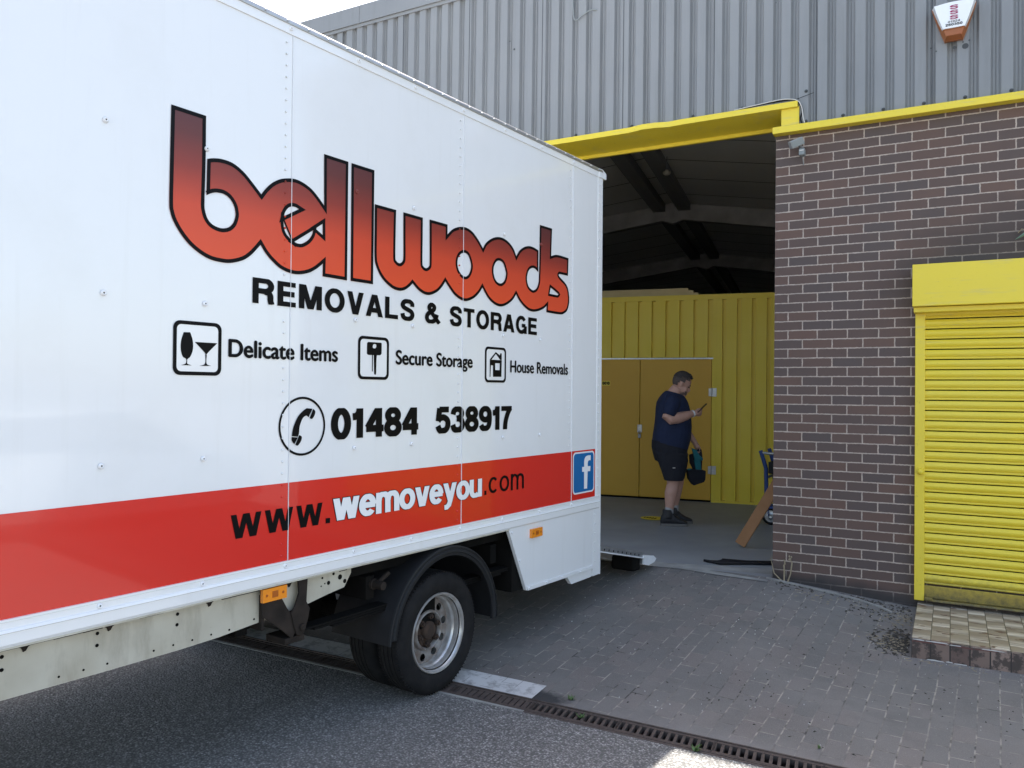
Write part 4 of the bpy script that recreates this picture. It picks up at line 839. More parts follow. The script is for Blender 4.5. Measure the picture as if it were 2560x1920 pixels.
# wheels
def wheel(y0, spun, dished=True):
    g = [(.345, 0)]
    prof = [(.222, .03), (.236, .012), (.262, .002), (.292, .0), (.318, .006), (.335, .02), (.343, .034)]
    for a in (.055, .085, .115, .14): prof += [(.3455, a - .006), (.3455, a), (.337, a + .0015), (.337, a + .0065), (.3455, a + .008)]
    prof += [(.343, .158), (.335, .172), (.31, .188), (.262, .19), (.222, .165)]
    t = bpy.data.objects.new('wheel', None); C.objects.link(t); t.parent = vn; t.location = (0, y0, .342)
    mb = MB(); mb.lathe(prof, 72, close=True)
    for k in range(96):
        a = 360 * k / 96; Mx = Matrix.Rotation(R(a), 4, 'Y'); mb.box((.336, .022, -.0022), (.3462, .05, .0022), Mx); mb.box((.336, .152, -.0022), (.3462, .166, .0022), Mx)
    mb.fixed('tyre', M['rubber'], t, smooth=35)
    mb = MB(); mb.lathe([(.225, .032), (.2275, .02), (.224, .013), (.217, .014), (.2135, .026), (.205, .038), (.2015, .05), (.2005, .07), (.193, .078), (.1905, .09), (.19, .135), (.19, .16)], 64); rm = mb.fixed('rim', M['rim'], t, smooth=35)
    for p in rm.data.polygons:
        c = p.center
        if Vector((c.x, 0, c.z)).normalized().dot(p.normal) > .05 and c.y > .04: p.flip()
    loops = [[Vector(p) for p in arc(0, 0, .1905, .1905, 0, 360, 60)[:-1]], [Vector(p) for p in arc(0, 0, .118, .118, 0, 360, 48)[:-1]]]
    for k in range(10):
        a = 360 * k / 10 + spun; loops.append([Vector((.157 * math.cos(R(a)) + .022 * math.cos(R(u)), .157 * math.sin(R(a)) + .022 * math.sin(R(u)))) for u in range(0, 360, 24)])
    mb = MB(); mb.flat(loops, .116)
    dsc = mb.obj('rim_disc', M['rim_disc'], t)
    mb = MB(); mb.lathe([(.119, .117), (.116, .1), (.111, .09), (.104, .087), (.099, .092), (.096, .12)], 56); mb.fixed('rim_collar', M['rim_disc'], t, smooth=50)
    for p in t.children[-1].data.polygons:
        if p.normal.y > .3 and Vector((p.center.x, 0, p.center.z)).length > .1: p.flip()
    mb = MB(); mb.lathe([(0, .078), (.03, .078), (.045, .082), (.052, .09), (.054, .108), (.098, .114), (.098, .13)], 40); mb.fixed('hub', M['rust'], t, smooth=40)
    for k in range(6):
        a = R(60 * k + spun + 12); mb = MB(); mb.lathe([(0, .074), (.009, .074), (.010, .084), (.017, .084), (.017, .112)], 6, Matrix.Translation((.08 * math.cos(a), 0, .08 * math.sin(a)))); mb.obj('wheel_nut', M['rust'], t)
    mb = MB(); mb.lathe([(0, .175), (.19, .175)], 32); mb.obj('brake_drum', M['under'], t)
    return t
wheel(.0, 8)
mb = MB(); prof2 = [(.2, .03), (.236, .012), (.262, .002), (.292, .0), (.318, .006), (.335, .02), (.343, .034)]
for a in (.055, .085, .115, .14): prof2 += [(.3455, a - .006), (.3455, a), (.337, a + .0015), (.337, a + .0065), (.3455, a + .008)]
prof2 += [(.343, .158), (.335, .172), (.31, .188), (.262, .19), (.2, .165)]
for y in (.222, 1.84, 2.05):
    t = bpy.data.objects.new('wheel', None); C.objects.link(t); t.parent = vn; t.location = (0, y, .342)
    q = MB(); q.lathe(prof2, 64, close=True); q.fixed('tyre', M['rubber'], t, smooth=35)
    q = MB(); q.lathe([(.0, .08), (.2, .08)], 32); q.obj('rim', M['under'], t)
# mudguard
G_ = Matrix.Translation((.04, 0, .352))
mb = MB(); mb.lathe([(.462, -.012), (.474, -.012), (.478, .0), (.474, .43), (.462, .43)], 48, G_, -4, 177, close=True)
mb.lathe([(.425, -.016), (.472, -.016), (.474, -.004), (.425, -.004)], 48, G_, -4, 174, close=True)
mb.cur = 1; mb.lathe([(.446, -.024), (.456, -.024), (.46, -.014), (.44, -.014)], 48, G_, -3, 173, close=True); mb.lathe([(.472, -.02), (.48, -.018), (.481, -.006), (.472, -.006)], 48, G_, -3, 177, close=True)
mb.fixed('mudguard', [M['dusty'], M['flap_lip']], vn, smooth=40)
mb = MB(); mb.tube([(-.45, .34, .70), (-.45, .02, .695)], .022, 14); mb.tube([(-.45, .12, .696), (-.45, .085, .696)], .03, 14); mb.box((-.47, .2, .62), (-.43, .24, .74)); mb.tube([(-.45, .07, .7), (-.38, .05, .75)], .012, 8); mb.obj('guard_tube', M['bracket'], vn, smooth=40)
# tail lift lowered behind the van
tl = bpy.data.objects.new('tail_lift', None); C.objects.link(tl); tl.parent = vn
def dk(s): return .548 - (s - 1.9) * .2285
mb = MB()
mb.add([(s, y, dk(s) - dz) for dz in (0, .055) for s, y in ((1.86, .006), (2.64, .006), (2.64, 2.2), (1.86, 2.2))], [(0, 1, 2, 3), (7, 6, 5, 4), (0, 4, 5, 1), (1, 5, 6, 2), (2, 6, 7, 3), (3, 7, 4, 0)]); mb.obj('platform', M['steel'], tl, bevel=.003)
mb = MB(); mb.prism([(1.86, dk(1.86) - .05), (2.65, dk(2.65) - .05), (2.65, dk(2.65) - .042), (1.86, dk(1.86) - .042)], -.004, .006); mb.cur = 1; q = 1.95
while q < 2.62:
    mb.lathe([(0, .0042), (.009, .0042)], 10, Matrix.Translation((q, 0, dk(q) - .026))); q += .075
mb.fixed('edge_strip', [M['trim_white'], M['under']], tl)
mb = MB(); mb.prism([(2.63, dk(2.63) - .022), (2.82, .325), (2.875, .29), (2.84, .268), (2.72, .258), (2.63, .282)], -.004, .01); mb.fixed('toe_end', M['trim_white'], tl)
mb = MB(); mb.prism([(2.63, dk(2.63) - .02), (2.83, .322), (2.87, .288), (2.63, .284)], .01, 2.2); mb.fixed('toe_ramp', M['steel'], tl)
mb = MB(); mb.box((2.5, .02, .235), (2.62, .24, .352)); mb.fixed('stop_block', M['under'], tl, bevel=.02)
# rear opening and cab, outside the picture
mb = MB(); mb.box((1.852, .07, .84), (1.86, W_ - .07, 3.34)); mb.obj('rear_shutter', M['alu'], vn)
mb = MB(); mb.prism([(-4.95, .45), (-4.95, 2.3), (-5.5, 2.35), (-6.15, 1.35), (-6.6, 1.2), (-6.65, .5), (-6.0, .42)], .1, 2.15); cab = mb.fixed('cab', M['white'], vn, bevel=.05)
mb = MB(); mb.prism([(-5.05, 1.35), (-5.05, 2.15), (-5.45, 2.2), (-5.98, 1.38)], .092, .099); mb.fixed('window', M['screen'], cab)
for y in (.12, 1.95):
    t = bpy.data.objects.new('wheel', None); C.objects.link(t); t.parent = vn; t.location = (-5.7, y, .40)
    q = MB(); q.lathe(prof2, 48, close=True); q.fixed('tyre', M['rubber'], t, smooth=35); q = MB(); q.lathe([(.0, .05), (.2, .03)], 32); q.obj('rim', M['rim'], t)

# ------------------------------------------------------------------ storage container inside the doorway
ct = thing('storage_container', 'yellow corrugated storage container with mustard double doors inside the warehouse', 'container', (-0.873, 4.694, .25), rot=(0, 0, R(8.796)))
mb = MB()
def corr(x0, x1, z0, z1, ph):
    P = .2017; prof = []; x = x0
    k = math.floor((x0 - ph) / P) - 1
    while ph + k * P < x1 + P:
        c = ph + k * P
        for dx, dy in ((-.034, 0), (-.029, .042), (.019, .042), (.024, 0)): prof.append((c + dx, dy))
        k += 1
    prof = [(x0, 0)] + [p for p in prof if x0 < p[0] < x1] + [(x1, 0)]; n = len(prof)
    mb.add([(a, b, z0) for a, b in prof] + [(a, b, z1) for a, b in prof], [(i, i + 1, n + i + 1, n + i) for i in range(n - 1)])
corr(-3.1, -.86, 2.07, 2.9, -2.3 - .0); corr(-.80, 2.6, .03, 2.9, -.283 - .2017 * 3)
corr(-6.1, -3.1, .1, 2.9, -2.3)
mb.obj('wall_panel', M['cont'], ct)
mb = MB(); mb.box((-6.1, -.008, 2.9), (2.6, .06, 2.975)); mb.box((-.855, -.006, .0), (-.80, .04, 2.9)); mb.box((-.80, -.006, .0), (2.6, .04, .035)); mb.box((-3.0, .0, 2.052), (-2.94, .04, .0)); mb.box((-6.1, .0, .0), (-3.0, .04, .1))
mb.obj('frame', M['cont'], ct)
mb = MB(); mb.box((-6.1, .07, .12), (2.6, 2.4, 2.95)); mb.obj('container_body', M['cont'], ct)
mb = MB(); mb.box((-2.94, -.012, 2.045), (-.84, .02, 2.065)); mb.obj('head_rail', M['steel'], ct)
for x0, x1, lab in ((-2.935, -1.893, 'mustard left door leaf with number plate'), (-1.883, -.862, 'mustard right door leaf with hinges')):
    mb = MB(); mb.box((x0, -.006, .03), (x1, .02, 2.043)); d = mb.obj('door', M['mustard'], ct, bevel=.003); d['label'] = lab
    if x0 > -2:
        for z in (.46, 1.57):
            q = MB(); q.box((-.9, -.012, z - .055), (-.866, -.006, z + .055)); q.box((-.848, -.012, z - .06), (-.79, -.006, z + .06)); q.tube([(-.857, -.012, z - .062), (-.857, -.012, z + .062)], .009, 8); q.obj('hinge', M['steel'], d)
        q = MB(); q.box((-1.92, -.016, .97), (-1.85, -.006, 1.085)); q.obj('hasp', M['steel'], d, bevel=.003)
        q = MB(); q.box((-1.905, -.04, .89), (-1.865, -.018, .95)); q.tube([(-1.897, -.028, .95), (-1.897, -.028, .985), (-1.885, -.028, .995), (-1.873, -.028, .985), (-1.873, -.028, .95)], .004, 8); q.obj('padlock', M['grey_metal'], d, bevel=.004)
    else:
        q = MB(); q.box((-2.465, -.009, 1.655), (-2.335, -.006, 1.725)); pl = q.obj('number_plate', M['yellow'], d)
        q = MB(); word(q, '0010', -2.455, -2.345, 1.667, 1.713, -.011, weight=.3, gap=.1); q.obj('plate_number', M['black_vinyl'], pl)
mb = MB(); mb.box((-2.92, .03, .0), (-.87, .05, .04)); mb.obj('door_gap', M['under'], ct)
bs = thing('board_stack', 'pale boards stacked on top of the yellow container', 'boards', (-2.7, 4.42, 3.225), rot=(0, 0, R(8.8)))
for k in range(3):
    mb = MB(); mb.box((-3, .06 + .05 * k, .042 * k + .003), (.78 - .08 * k, 1.6, .042 * k + .04)); mb.obj('board', M['board'], bs)

lampo = thing('ceiling_lamp', 'round pale lamp hanging under the dark ridge duct', 'lamp', (-2.92, 6.1, 5.53)); lampo.scale = (.65, .65, .65)
mb = MB(); mb.lathe([(0, -.08), (.06, -.075), (.1, -.04), (.105, 0), (.06, .02), (.04, .06), (0, .06)], 20, Matrix.Rotation(R(90), 4, 'X')); mb.fixed('lamp_bowl', M['lamp_white'], lampo, smooth=50)
mb = MB(); mb.tube([(0, 0, .05), (0, 0, .4)], .012, 8); mb.obj('stem', M['grey_metal'], lampo)

# ------------------------------------------------------------------ things on the floor
mb = MB(); mb.add([(-1.9 + .16 * math.cos(R(a)), 2.6 + .16 * math.sin(R(a)), .256) for a in range(0, 360, 12)], [tuple(range(30))]); stk = mb.obj('floor_sticker', M['yellow']); tag(stk, 'round yellow sticker on the grey floor behind the shoes', 'sticker')
mb = MB(); 
for k in range(5): mb.box((-2.02 + .035 * k, 2.57 - .01 * k, .2575), (-2.0 + .035 * k, 2.63, .2578))
mb.obj('print', M['under'], stk)
pk = MB(); a = Vector((-.56, 1.23, .252)); dv = Vector((.31, .12, .58)).normalized(); sd = Vector((0, 1, 0)); sd = (sd - dv * sd.dot(dv)).normalized(); up_ = dv.cross(sd)
vs = []
for t in (0, 1.35):
    for su, ss in ((-.052, -.02), (.052, -.02), (.052, .02), (-.052, .02)): vs.append(a + dv * (t + .03) + up_ * su + sd * ss)
pk.add(vs, [(0, 1, 2, 3), (7, 6, 5, 4), (0, 4, 5, 1), (1, 5, 6, 2), (2, 6, 7, 3), (3, 7, 4, 0)]); tag(pk.fixed('wooden_plank', M['wood'], bevel=.003), 'brown wooden plank leaning at an angle just inside the doorway', 'plank')
rs = MB()
for k in range(6):
    r_ = random.Random(k); rs.tube([(-.66 + .03 * k, .345 - .012 * k + r_.uniform(-.01, .01), .262), (-.5, .27 + .02 * k, .268 + .003 * k), (-.32, .40 + .016 * k, .266), (-.02, .56 + .02 * k, .263)], .011, 8)
tag(rs.obj('rubber_strips', M['black_plastic'], smooth=60), 'bundle of flat black rubber strips lying across the doorway floor', 'strips')
hc = MB(); hc.box((-.055, .48, .3), (-.02, .5, .37)); hc.tube([(-.04, .49, .37), (-.06, .47, .42)], .008); tag(hc.obj('cable_end', M['grey_plastic'], bevel=.004), 'small grey cable plug propped against the brick corner', 'plug')

tr = thing('hand_trolley', 'blue steel hand trolley half hidden behind the brick corner', 'trolley', (-.4, 2.92, .25))
mb = MB()
for y in (0, .5): mb.tube([(-.30, y, .865), (-.29, y, .84), (-.235, y, .66), (-.225, y, .2), (-.225, y, .16)], .024, 10); mb.tube([(-.225, y, .2), (.55, y, .2)], .022, 10)
for z in (.55, .3): mb.tube([(-.228, 0, z), (-.228, .5, z)], .018, 8)
mb.box((-.22, 0, .19), (.55, .5, .21)); mb.obj('frame', M['blue'], tr, smooth=50)
mb = MB(); mb.tube([(-.285, .0, .84), (-.1, -.0, .83), (.3, 0, .83)], .017, 10); mb.obj('handle', M['steel'], tr, smooth=50)
mb = MB(); mb.box((-.2, -.05, .60), (.12, .12, .74)); mb.obj('tray', M['black_plastic'], tr, bevel=.01)
for x in (-.175, .45):
    for y in (-.0, .45):
        t = bpy.data.objects.new('wheel', None); C.objects.link(t); t.parent = tr; t.location = (x, y, .1)
        mb = MB(); mb.lathe([(.07, -.02), (.09, -.022), (.1, -.01), (.1, .01), (.09, .022), (.07, .02)], 28, close=True); mb.fixed('tyre', M['rubber'], t, smooth=50)
        mb = MB(); mb.lathe([(0, -.015), (.02, -.02), (.03, -.01), (.07, -.012)], 24); mb.lathe([(.07, .012), (0, .012)], 24); mb.fixed('rim', M['steel'], t, smooth=50)
        mb = MB(); mb.box((-.03, -.03, .0), (-.022, .03, .11)); mb.obj('fork', M['blue'], t)

# ------------------------------------------------------------------ the man with the phone (local X forward, Y his left, Z up)
ps = thing('person', 'man in navy T-shirt and black shorts looking down at a phone', 'person', (-1.56, 2.28, .25), rot=(0, 0, R(27))); ps.scale = (.97, .98, 1); PM = Matrix.Translation((-1.56, 2.28, .25)) @ Matrix.Rotation(R(27), 4, 'Z')
def ell(xb, xf, hw, z, tilt=0.0, n=28, e=2.4, yc=0.0):
    cx = (xb + xf) / 2; a = (xf - xb) / 2; out = []
    for i in range(n):
        t = 2 * math.pi * i / n; c, s = math.cos(t), math.sin(t)
        x = cx + a * abs(c) ** (2 / e) * (1 if c > 0 else -1); y = yc + hw * abs(s) ** (2 / e) * (1 if s > 0 else -1)
        out.append((x, y, z + tilt * (x - cx)))
    return out
PH_ = R(25); HC = Vector((.09, 0, 1.635))
def HM(): return Matrix.Translation(HC) @ Matrix.Rotation(PH_, 4, 'Y')
H_ = HM(); HB_ = H_ @ Matrix.Rotation(R(-6), 4, 'Z')
# body: one continuous skin surface
b = MB()
b.ball((-.005, 0, .035), (.108, .08, .104), H_, 20, 16); b.ball((.028, 0, -.045), (.072, .066, .092), H_, 20, 16)
b.ball((.058, 0, -.1), (.044, .056, .04), H_); b.ball((.03, 0, -.115), (.05, .06, .035), H_); b.ball((.09, 0, -.078), (.022, .03, .026), H_); b.ball((.085, 0, .018), (.026, .055, .016), H_)
b.tube([(.092, 0, .012), (.108, 0, -.012), (.122, 0, -.034)], [.009, .011, .0125], 10, M=H_); b.ball((.108, 0, -.04), (.016, .019, .01), H_)
b.ball((.098, 0, -.062), (.014, .024, .006), H_); b.ball((.096, 0, -.076), (.014, .022, .007), H_)
for s in (-1, 1):
    b.ball((.05, .048 * s, -.04), (.034, .02, .034), H_); b.ball((-.012, .083 * s, -.004), (.022, .011, .034), H_); b.ball((-.02, .088 * s, .006), (.016, .008, .022), H_)
b.tube([(-.03, 0, 1.44), (-.005, 0, 1.52), (.045, 0, 1.585)], [.09, .082, .074], 16)
b.loft([ell(-.2, .15, .18, .9), ell(-.2, .17, .2, 1.1), ell(-.18, .15, .2, 1.35), ell(-.13, .1, .17, 1.47)])
# right arm bent with the phone, left arm down with the bag
b.tube([(-.03, -.2, 1.44), (-.085, -.245, 1.33), (-.12, -.265, 1.245), (-.09, -.265, 1.232), (.01, -.245, 1.246), (.11, -.21, 1.272), (.19, -.165, 1.296)], [.07, .066, .062, .064, .065, .053, .036], 16)
b.tube([(-.02, .2, 1.44), (.07, .27, 1.28), (.14, .29, 1.16), (.215, .28, 1.07), (.30, .25, .955)], [.066, .058, .05, .046, .032], 16)
RH = Vector((.235, -.14, 1.302))
b.tube([(.19, -.165, 1.296), (.225, -.15, 1.30), (.262, -.13, 1.30)], [.032, .036, .03], 12, ry=[.028, .04, .04])
for k, (dz, l) in enumerate(((.02, .062), (.003, .066), (-.015, .062), (-.03, .052))):
    p0 = Vector((.255, -.150 + .008 * k, 1.300 + dz)); b.tube([p0, p0 + Vector((.03, -.010, .006)), p0 + Vector((.045 + l * .12, .014, .02)), p0 + Vector((.04, .04, .026))], [.0105, .0102, .0095, .008], 8)
b.tube([(.23, -.16, 1.325), (.255, -.165, 1.345), (.285, -.155, 1.352), (.305, -.14, 1.358)], [.013, .0125, .011, .009], 8)
b.tube([(.30, .25, .955), (.325, .245, .91), (.337, .24, .875)], [.03, .034, .028], 12, ry=[.026, .042, .04])
for k, dx in enumerate((.022, .006, -.011, -.027)):
    p0 = Vector((.337 + dx * .6, .225 + .012 * k, .872)); b.tube([p0, p0 + Vector((.014, -.012, -.028)), p0 + Vector((-.008, -.03, -.045)), p0 + Vector((-.028, -.02, -.034))], [.0105, .010, .0095, .008], 8)
b.tube([(.34, .215, .915), (.36, .2, .885), (.35, .188, .855)], [.0125, .011, .009], 8)
# legs
for s, ox in ((-1, 0.0), (1, .09)):
    y = .112 * s
    b.tube([(-.03 + ox * .5, y, .82), (-.02 + ox * .7, y, .62), (-.012 + ox, y, .52), (-.018 + ox, y, .47), (-.04 + ox, y, .38), (-.048 + ox, y, .30), (-.058 + ox, y, .2), (-.065 + ox, y, .12), (-.06 + ox, y, .06)], [.11, .095, .08, .074, .077, .066, .05, .046, .046], 18)
body = remeshed(b, 'body', M['skin'], ps, .0062, 3, .45)
# T-shirt
b = MB()
b.loft([ell(-.252, .165, .228, .918, -.235), ell(-.246, .192, .235, .99, -.12), ell(-.241, .206, .238, 1.05, -.04), ell(-.228, .21, .238, 1.14), ell(-.217, .203, .236, 1.25), ell(-.213, .186, .235, 1.35), ell(-.203, .165, .23, 1.42), ell(-.175, .135, .195, 1.475), ell(-.135, .112, .13, 1.515, -.1), ell(-.095, .095, .09, 1.535, -.25)])
b.tube([(-.02, -.14, 1.475), (-.04, -.21, 1.43), (-.08, -.25, 1.35), (-.108, -.268, 1.27)], [.075, .088, .088, .08], 18)
b.tube([(-.02, .14, 1.475), (0, .215, 1.43), (.045, .26, 1.34), (.085, .28, 1.265)], [.075, .088, .086, .078], 18)
shirt = remeshed(b, 'shirt', M['navy'], ps, .0085, 4)
# shorts
b = MB()
b.loft([ell(-.255, .165, .222, .985), ell(-.258, .165, .228, .9), ell(-.24, .16, .228, .82), ell(-.215, .15, .22, .74)])
for s, ox in ((-1, 0.0), (1, .055)):
    y = .115 * s; b.loft([ell(-.235 + ox, .155 + ox * .4, .115, .84, yc=y), ell(-.2 + ox, .145 + ox, .118, .74, yc=y), ell(-.16 + ox, .125 + ox, .118, .64, yc=y), ell(-.122 + ox, .1 + ox, .116, .525, yc=y)])
remeshed(b, 'shorts', M['black_cloth'], ps, .0085, 3)
mb = MB(); mb.box((-.045, -.2385, .672), (-.015, -.235, .682)); mb.obj('shorts_tag', M['pale'], ps)
# hair, beard, eyes, wristband
def shell(f, rad, c, keep, name, mm, nu=36, nv=26):
    q = MB(); q.ball(c, rad, H_, nu, nv); me = q.mesh(name); bm = bmesh.new(); bm.from_mesh(me); inv = H_.inverted()
    dele = [fc for fc in bm.faces if not keep(inv @ fc.calc_center_median())]
    bmesh.ops.delete(bm, geom=dele, context='FACES'); bmesh.ops.solidify(bm, geom=bm.faces[:], thickness=-.008); bm.to_mesh(me); bm.free()
    return link(name, me, mm, ps, 60)
shell(0, (.116, .087, .114), (-.006, 0, .037), lambda p: p.z > (.098 if p.x > .03 else .082 if p.x > -.04 else .05) and not (p.x > .088 and p.z < .1), 'hair', M['hair'])
shell(0, (.111, .0835, .109), (-.006, 0, .037), lambda p: p.z > (.06 if p.x > .02 else .02 if p.x > -.05 else -.035) and p.x < .06, 'faded_sides', M['short_hair'])
q = MB(); rd = random.Random(9)
for k in range(150):
    a = rd.uniform(0, 6.28); rr = rd.uniform(.2, 1) ** .5; px, py = -.01 + .1 * rr * math.cos(a), .07 * rr * math.sin(a); pz = .04 + .112 * max(0, 1 - ((px + .006) / .12) ** 2 - (py / .09) ** 2) ** .5
    q.tube([(px, py, pz - .004), (px + .006, py + rd.uniform(-.004, .004), pz + .006), (px + .016, py + rd.uniform(-.006, .006), pz + .009)], [.004, .0035, .001], 5, M=H_)
q.obj('hair_tufts', M['hair'], ps, smooth=60)
shell(0, (.075, .069, .094), (.03, 0, -.047), lambda p: p.z < -.06 + .55 * (p.x - .09) * (1 if p.x < .07 else .2) and p.x > -.02 and not (p.x > .09 and p.z > -.085), 'beard', M['beard'])
for s in (-1, 1):
    q = MB(); q.ball((.088, .032 * s, .0), (.012, .013, .006), H_); q.obj('eye', M['hair'], ps, smooth=60)
    q = MB(); q.tube([(.092, .014 * s, .02), (.1, .033 * s, .026), (.086, .054 * s, .019)], .0045, 6, M=H_); q.obj('eyebrow', M['hair'], ps, smooth=60)
q = MB(); q.tube([(.186, -.167, 1.293), (.203, -.158, 1.299)], .0415, 20); q.obj('wristband', M['white_vinyl'], ps, smooth=60)
# socks and shoes
for s, ox, oy in ((-1, 0.0, 0.0), (1, .1, .0)):
    y = .112 * s
    q = MB(); q.tube([(-.066 + ox, y, .1), (-.062 + ox, y, .16), (-.06 + ox, y, .215)], [.056, .052, .0515], 18); q.obj('sock', M['sock'], ps, smooth=60)
    q = MB(); 
    def sec(x, zb, zt, w): 
        return [(x + ox, y + w * math.cos(2 * math.pi * i / 16), (zb + zt) / 2 + (zt - zb) / 2 * math.sin(2 * math.pi * i / 16)) for i in range(16)]
    q.loft([sec(-.163, .03, .09, .022), sec(-.15, .015, .125, .04), (sec(-.11, .012, .16, .05)), sec(-.06, .012, .172, .053), sec(-.02, .012, .155, .052), sec(.03, .012, .11, .052), sec(.08, .012, .082, .053), sec(.125, .014, .066, .046), sec(.155, .02, .05, .028)])
    q.tube([(-.075 + ox, y, .1), (-.078 + ox, y, .19)], [.066, .06], 18)
    sh = remeshed(q, 'shoe', M['shoe'], ps, .006, 3)
    q = MB(); o_ = [(-.168, 0), (-.15, .034), (-.09, .046), (0, .049), (.07, .054), (.12, .048), (.158, .025), (.166, 0)]; o_ = o_ + [(a, -c) for a, c in reversed(o_[1:-1])]
    q.prism([(a + ox, y + c) for a, c in o_], .0, .03, 'z'); q.fixed('sole', M['sole'], sh, bevel=.006)
# phone and bag are held: things of their own
mph = thing('mobile_phone', 'dark mobile phone held tilted in front of the face', 'phone', PM @ Vector((.296, -.14, 1.36)), rot=(0, 0, R(27)))
Mp = Matrix.Rotation(R(-45), 4, 'Y')
q = MB(); q.box((-.075, -.037, -.0045), (.075, .037, .0045), Mp); q.obj('case', M['black_plastic'], mph, bevel=.003)
q = MB(); q.box((-.071, -.034, .0046), (.071, .034, .0056), Mp); q.obj('screen', M['screen'], mph)
bg = thing('tool_bag', 'black and teal bag hanging from the lowered left hand', 'bag', PM @ Vector((.075, .2, 0)), rot=(0, 0, R(27))); bg.scale = (1, 1, 1)
q = MB(); q.prism([(.297, .625), (.334, .618), (.328, .512), (.313, .483), (.19, .441), (.136, .514), (.115, .625), (.2, .632)], -.07, .07); q.fixed('pouch', M['black_cloth'], bg, bevel=.012)
q = MB(); q.prism([(.27, .885), (.295, .862), (.306, .787), (.3, .622), (.20, .622), (.16, .7), (.15, .80), (.21, .82)], .0, .05); q.fixed('strap', M['black_cloth'], bg, bevel=.01)
q = MB(); q.prism([(.17, .885), (.225, .862), (.262, .80), (.302, .765), (.262, .742), (.205, .742)], -.045, -.005); q.prism([(.2, .742), (.275, .75), (.287, .622), (.222, .62)], -.035, .0); q.prism([(.115, .64), (.16, .645), (.16, .628), (.112, .622)], -.074, -.05); q.prism([(.285, .76), (.305, .765), (.303, .74), (.28, .735)], -.04, -.01)
q.fixed('teal_panel', M['teal'], bg, bevel=.006)

# ------------------------------------------------------------------ weeds, litter
dw = MB(); rnd = random.Random(4)
for path in ([(.30, -.16, .19), (.2, -.1, .2), (.1, -.05, .23), (.02, -.04, .3), (-.01, -.03, .42)], [(.1, -.05, .23), (.1, -.04, .32), (.1, -.04, .4)], [(.12, -.06, .215), (.15, -.05, .31), (.16, -.05, .4), (.14, -.05, .44)], [(.05, -.05, .21), (.16, -.09, .21), (.26, -.15, .2)]):
    dw.tube(path, [.0055] * (len(path) - 1) + [.0025], 6)
for k in range(10): dw.ball((.1 + rnd.uniform(-.006, .006), -.04, .33 + .009 * k), (.006, .006, .007), nu=6, nv=4)
for k in range(4): dw.ball((.147 + rnd.uniform(-.012, .012), -.05, .42 + rnd.uniform(0, .03)), (.007, .007, .01), nu=6, nv=4)
tag(dw.obj('dead_weed', M['dry'], smooth=60), 'dry pale weed stems at the foot of the brick corner', 'weed')
es = MB(); pts = [(-.04, -.05), (.12, -.075), (.3, -.085), (.5, -.1), (.66, -.13), (.82, -.2), (.9, -.27)]
for i in range(len(pts) - 1):
    (xa, ya), (xb, yb) = pts[i], pts[i + 1]; za, zb_ = gz(xa, ya) + .003, gz(xb, yb) + .003
    es.add([(xa, ya, za), (xb, yb, zb_), (xb, yb + .022, zb_), (xa, ya + .022, za), (xa, ya, za + .012), (xb, yb, zb_ + .012), (xb, yb + .022, zb_ + .014), (xa, ya + .022, za + .014)], [(4, 5, 6, 7), (0, 1, 5, 4), (2, 3, 7, 6), (0, 4, 7, 3), (1, 2, 6, 5)])
tag(es.fixed('edging_strip', M['threshold']), 'thin pale edging strip along the foot of the brick wall', 'edging')
lf = thing('wall_plant', 'small grey green seedling growing from brick joints above the shutter hood', 'plant', (1.745, -.02, 2.88))
def leafm(mb, base, tip, wid, side):
    a = Vector(base); c = Vector(tip); s = Vector(side) * wid; m1 = a + (c - a) * .35 + Vector((0, -.006, 0)); mb.add([a, m1 + s, c, m1 - s, m1 + Vector((0, -.008, 0))], [(0, 1, 4), (1, 2, 4), (2, 3, 4), (3, 0, 4)])
mb = MB(); leafm(mb, (.02, -.02, .06), (-.075, -.05, -.005), .022, (.4, 0, .9)); leafm(mb, (.02, -.02, .06), (.0, -.05, -.02), .022, (1, 0, .1)); leafm(mb, (.02, -.02, .06), (.09, -.06, .02), .025, (.2, 0, 1)); leafm(mb, (.02, -.02, .06), (.05, -.04, .1), .02, (1, 0, -.5)); mb.obj('leaf', M['leaf_blue'], lf)
mb = MB(); mb.tube([(-.05, .015, .055), (-.03, -.015, .075), (.02, -.02, .065)], .0035, 6); mb.tube([(.02, -.02, .06), (.03, 0, -.04), (.03, .02, -.08)], .003, 6); mb.obj('stem', M['dry'], lf)
def tuft(x, y, z, n, r, seed, label):
    q = MB(); rd = random.Random(seed)
    for k in range(n):
        a = rd.uniform(0, 6.28); l = r * rd.uniform(.5, 1.2); t = Vector((x + l * math.cos(a), y + l * math.sin(a) * .7, z + r * rd.uniform(.3, 1.0))); leafm(q, (x + rd.uniform(-.012, .012), y + rd.uniform(-.008, .008), z), t, r * .16, (-math.sin(a), math.cos(a), 0))
    tag(q.obj('weed', M['leaf']), label, 'weed', 'weeds sprouting along the drain')
tuft(-.579, -2.665, gz(-.579, -2.665), 16, .03, 1, 'green weed in the paving beside the dark oil stain')
tuft(-.439, -2.855, .0, 14, .03, 2, 'bright green weed growing up through the middle of the drain grate')
tuft(.197, -2.935, .0, 18, .035, 3, 'green weed at the road side edge of the drain by the sunlit patch')
tuft(.72, -2.6, gz(.72, -2.6), 8, .02, 6, 'tiny weed in the paving nearest the picture bottom')
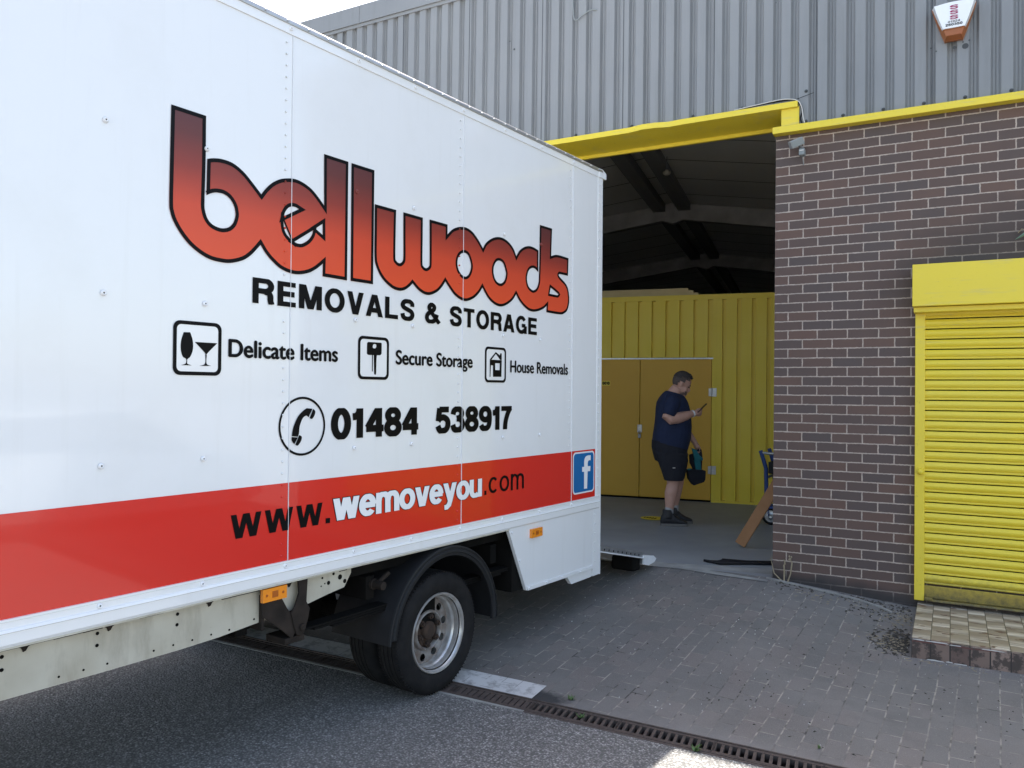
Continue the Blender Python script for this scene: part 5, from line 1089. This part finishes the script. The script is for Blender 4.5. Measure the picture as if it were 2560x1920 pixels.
def scatter(name, mm, n, fn, kindlabel, seed):
    q = MB(); rd = random.Random(seed)
    for _ in range(n):
        x, y, l, t = fn(rd); z = gz(x, y) if y < 0 else .25; a = rd.uniform(0, math.pi); dx, dy = math.cos(a) * l, math.sin(a) * l; hgt = t * rd.uniform(.6, 1.4)
        px, py = -math.sin(a) * t, math.cos(a) * t; lift = rd.uniform(0, l * .25)
        q.add([(x - dx, y - dy, z), (x + px, y + py, z), (x + dx, y + dy, z + lift), (x - px, y - py, z), (x, y, z + hgt * 1.6 + lift * .5)], [(0, 3, 4), (3, 2, 4), (2, 1, 4), (1, 0, 4)])
    tag(q.obj(name, mm), kind='stuff')
scatter('leaf_litter', M['dry'], 420, lambda r: ((lambda u: (1.03 - abs(r.gauss(0, .09)) , -.86 + r.gauss(0, .09), r.uniform(.008, .03), .0025) if u < .5 else (1.03 - abs(r.gauss(0, .09)), -.35 + r.gauss(0, .12), r.uniform(.006, .025), .002) if u < .7 else (r.uniform(1.0, 1.5), -1.09 - abs(r.gauss(0, .025)), r.uniform(.006, .025), .002) if u < .85 else (r.uniform(.2, 1.0), -.14 - abs(r.gauss(0, .1)), r.uniform(.005, .02), .002))(r.random())), '', 11)
scatter('dark_litter', M['dirt'], 480, lambda r: ((lambda u: (1.035 - abs(r.gauss(0, .1)), -.84 + r.gauss(0, .13), r.uniform(.008, .03), .004) if u < .55 else (r.uniform(.05, 1.03), -.05 - abs(r.gauss(0, .06)), r.uniform(.008, .025), .005) if u < .85 else (r.uniform(.6, 1.03), -.3 + r.gauss(0, .1), r.uniform(.008, .02), .004))(r.random())), '', 12)
scatter('pale_grit', M['pale'], 220, lambda r: (r.uniform(-1.3, 1.9), r.uniform(-2.6, -.1), r.uniform(.002, .006), r.uniform(.002, .004)), '', 13)
scatter('grit', M['dirt'], 260, lambda r: (r.uniform(-1.0, 1.9), r.uniform(-2.6, -.15), r.uniform(.003, .012), r.uniform(.002, .004)), '', 14)

# ------------------------------------------------------------------ the car whose reflection shows in the van's glossy side
pc = thing('parked_car', 'white hatchback reflected in the lower left of the van side', 'car', (6.3, -1.9, 0), rot=(0, 0, R(90)))
def csec(x, z0, z1, wb, wt): return [(x, -wb, z0), (x, -wb - .03, (z0 * 2 + z1) / 3), (x, -wt, z1 - .04), (x, -wt + .12, z1), (x, wt - .12, z1), (x, wt, z1 - .04), (x, wb + .03, (z0 * 2 + z1) / 3), (x, wb, z0)]
mb = MB(); mb.loft([csec(-1.95, .35, .75, .7, .68), csec(-1.85, .22, .95, .8, .76), csec(-1.2, .2, .98, .84, .8), csec(0, .2, .98, .85, .8), csec(.9, .2, .95, .84, .78), csec(1.7, .22, .82, .8, .72), csec(1.98, .3, .68, .68, .6)]); mb.fixed('body', M['white'], pc, smooth=40)
mb = MB(); mb.loft([csec(-1.75, .93, 1.0, .74, .7), csec(-1.45, .93, 1.40, .74, .58), csec(-.4, .93, 1.47, .76, .6), csec(.3, .93, 1.44, .76, .6), csec(1.05, .9, .97, .72, .66)]); mb.fixed('cabin', M['screen'], pc, smooth=40)
mb = MB(); mb.loft([[(x, -w_, z), (x, w_, z), (x, w_ - .03, z + .03), (x, -w_ + .03, z + .03)] for x, z, w_ in ((-1.5, 1.39, .55), (-.4, 1.462, .585), (.32, 1.43, .585))]); mb.fixed('roof', M['white'], pc)
for x in (-1.25, 1.28):
    for y in (-.84, .66):
        t = bpy.data.objects.new('wheel', None); C.objects.link(t); t.parent = pc; t.location = (x, y, .31); t.scale = (.9, .95, .9)
        q = MB(); q.lathe(prof2, 40, close=True); q.fixed('tyre', M['rubber'], t, smooth=35); q = MB(); q.lathe([(.0, .03), (.21, .03)], 28); q.lathe([(.21, .15), (0, .15)], 28); q.obj('rim', M['rim'], t)
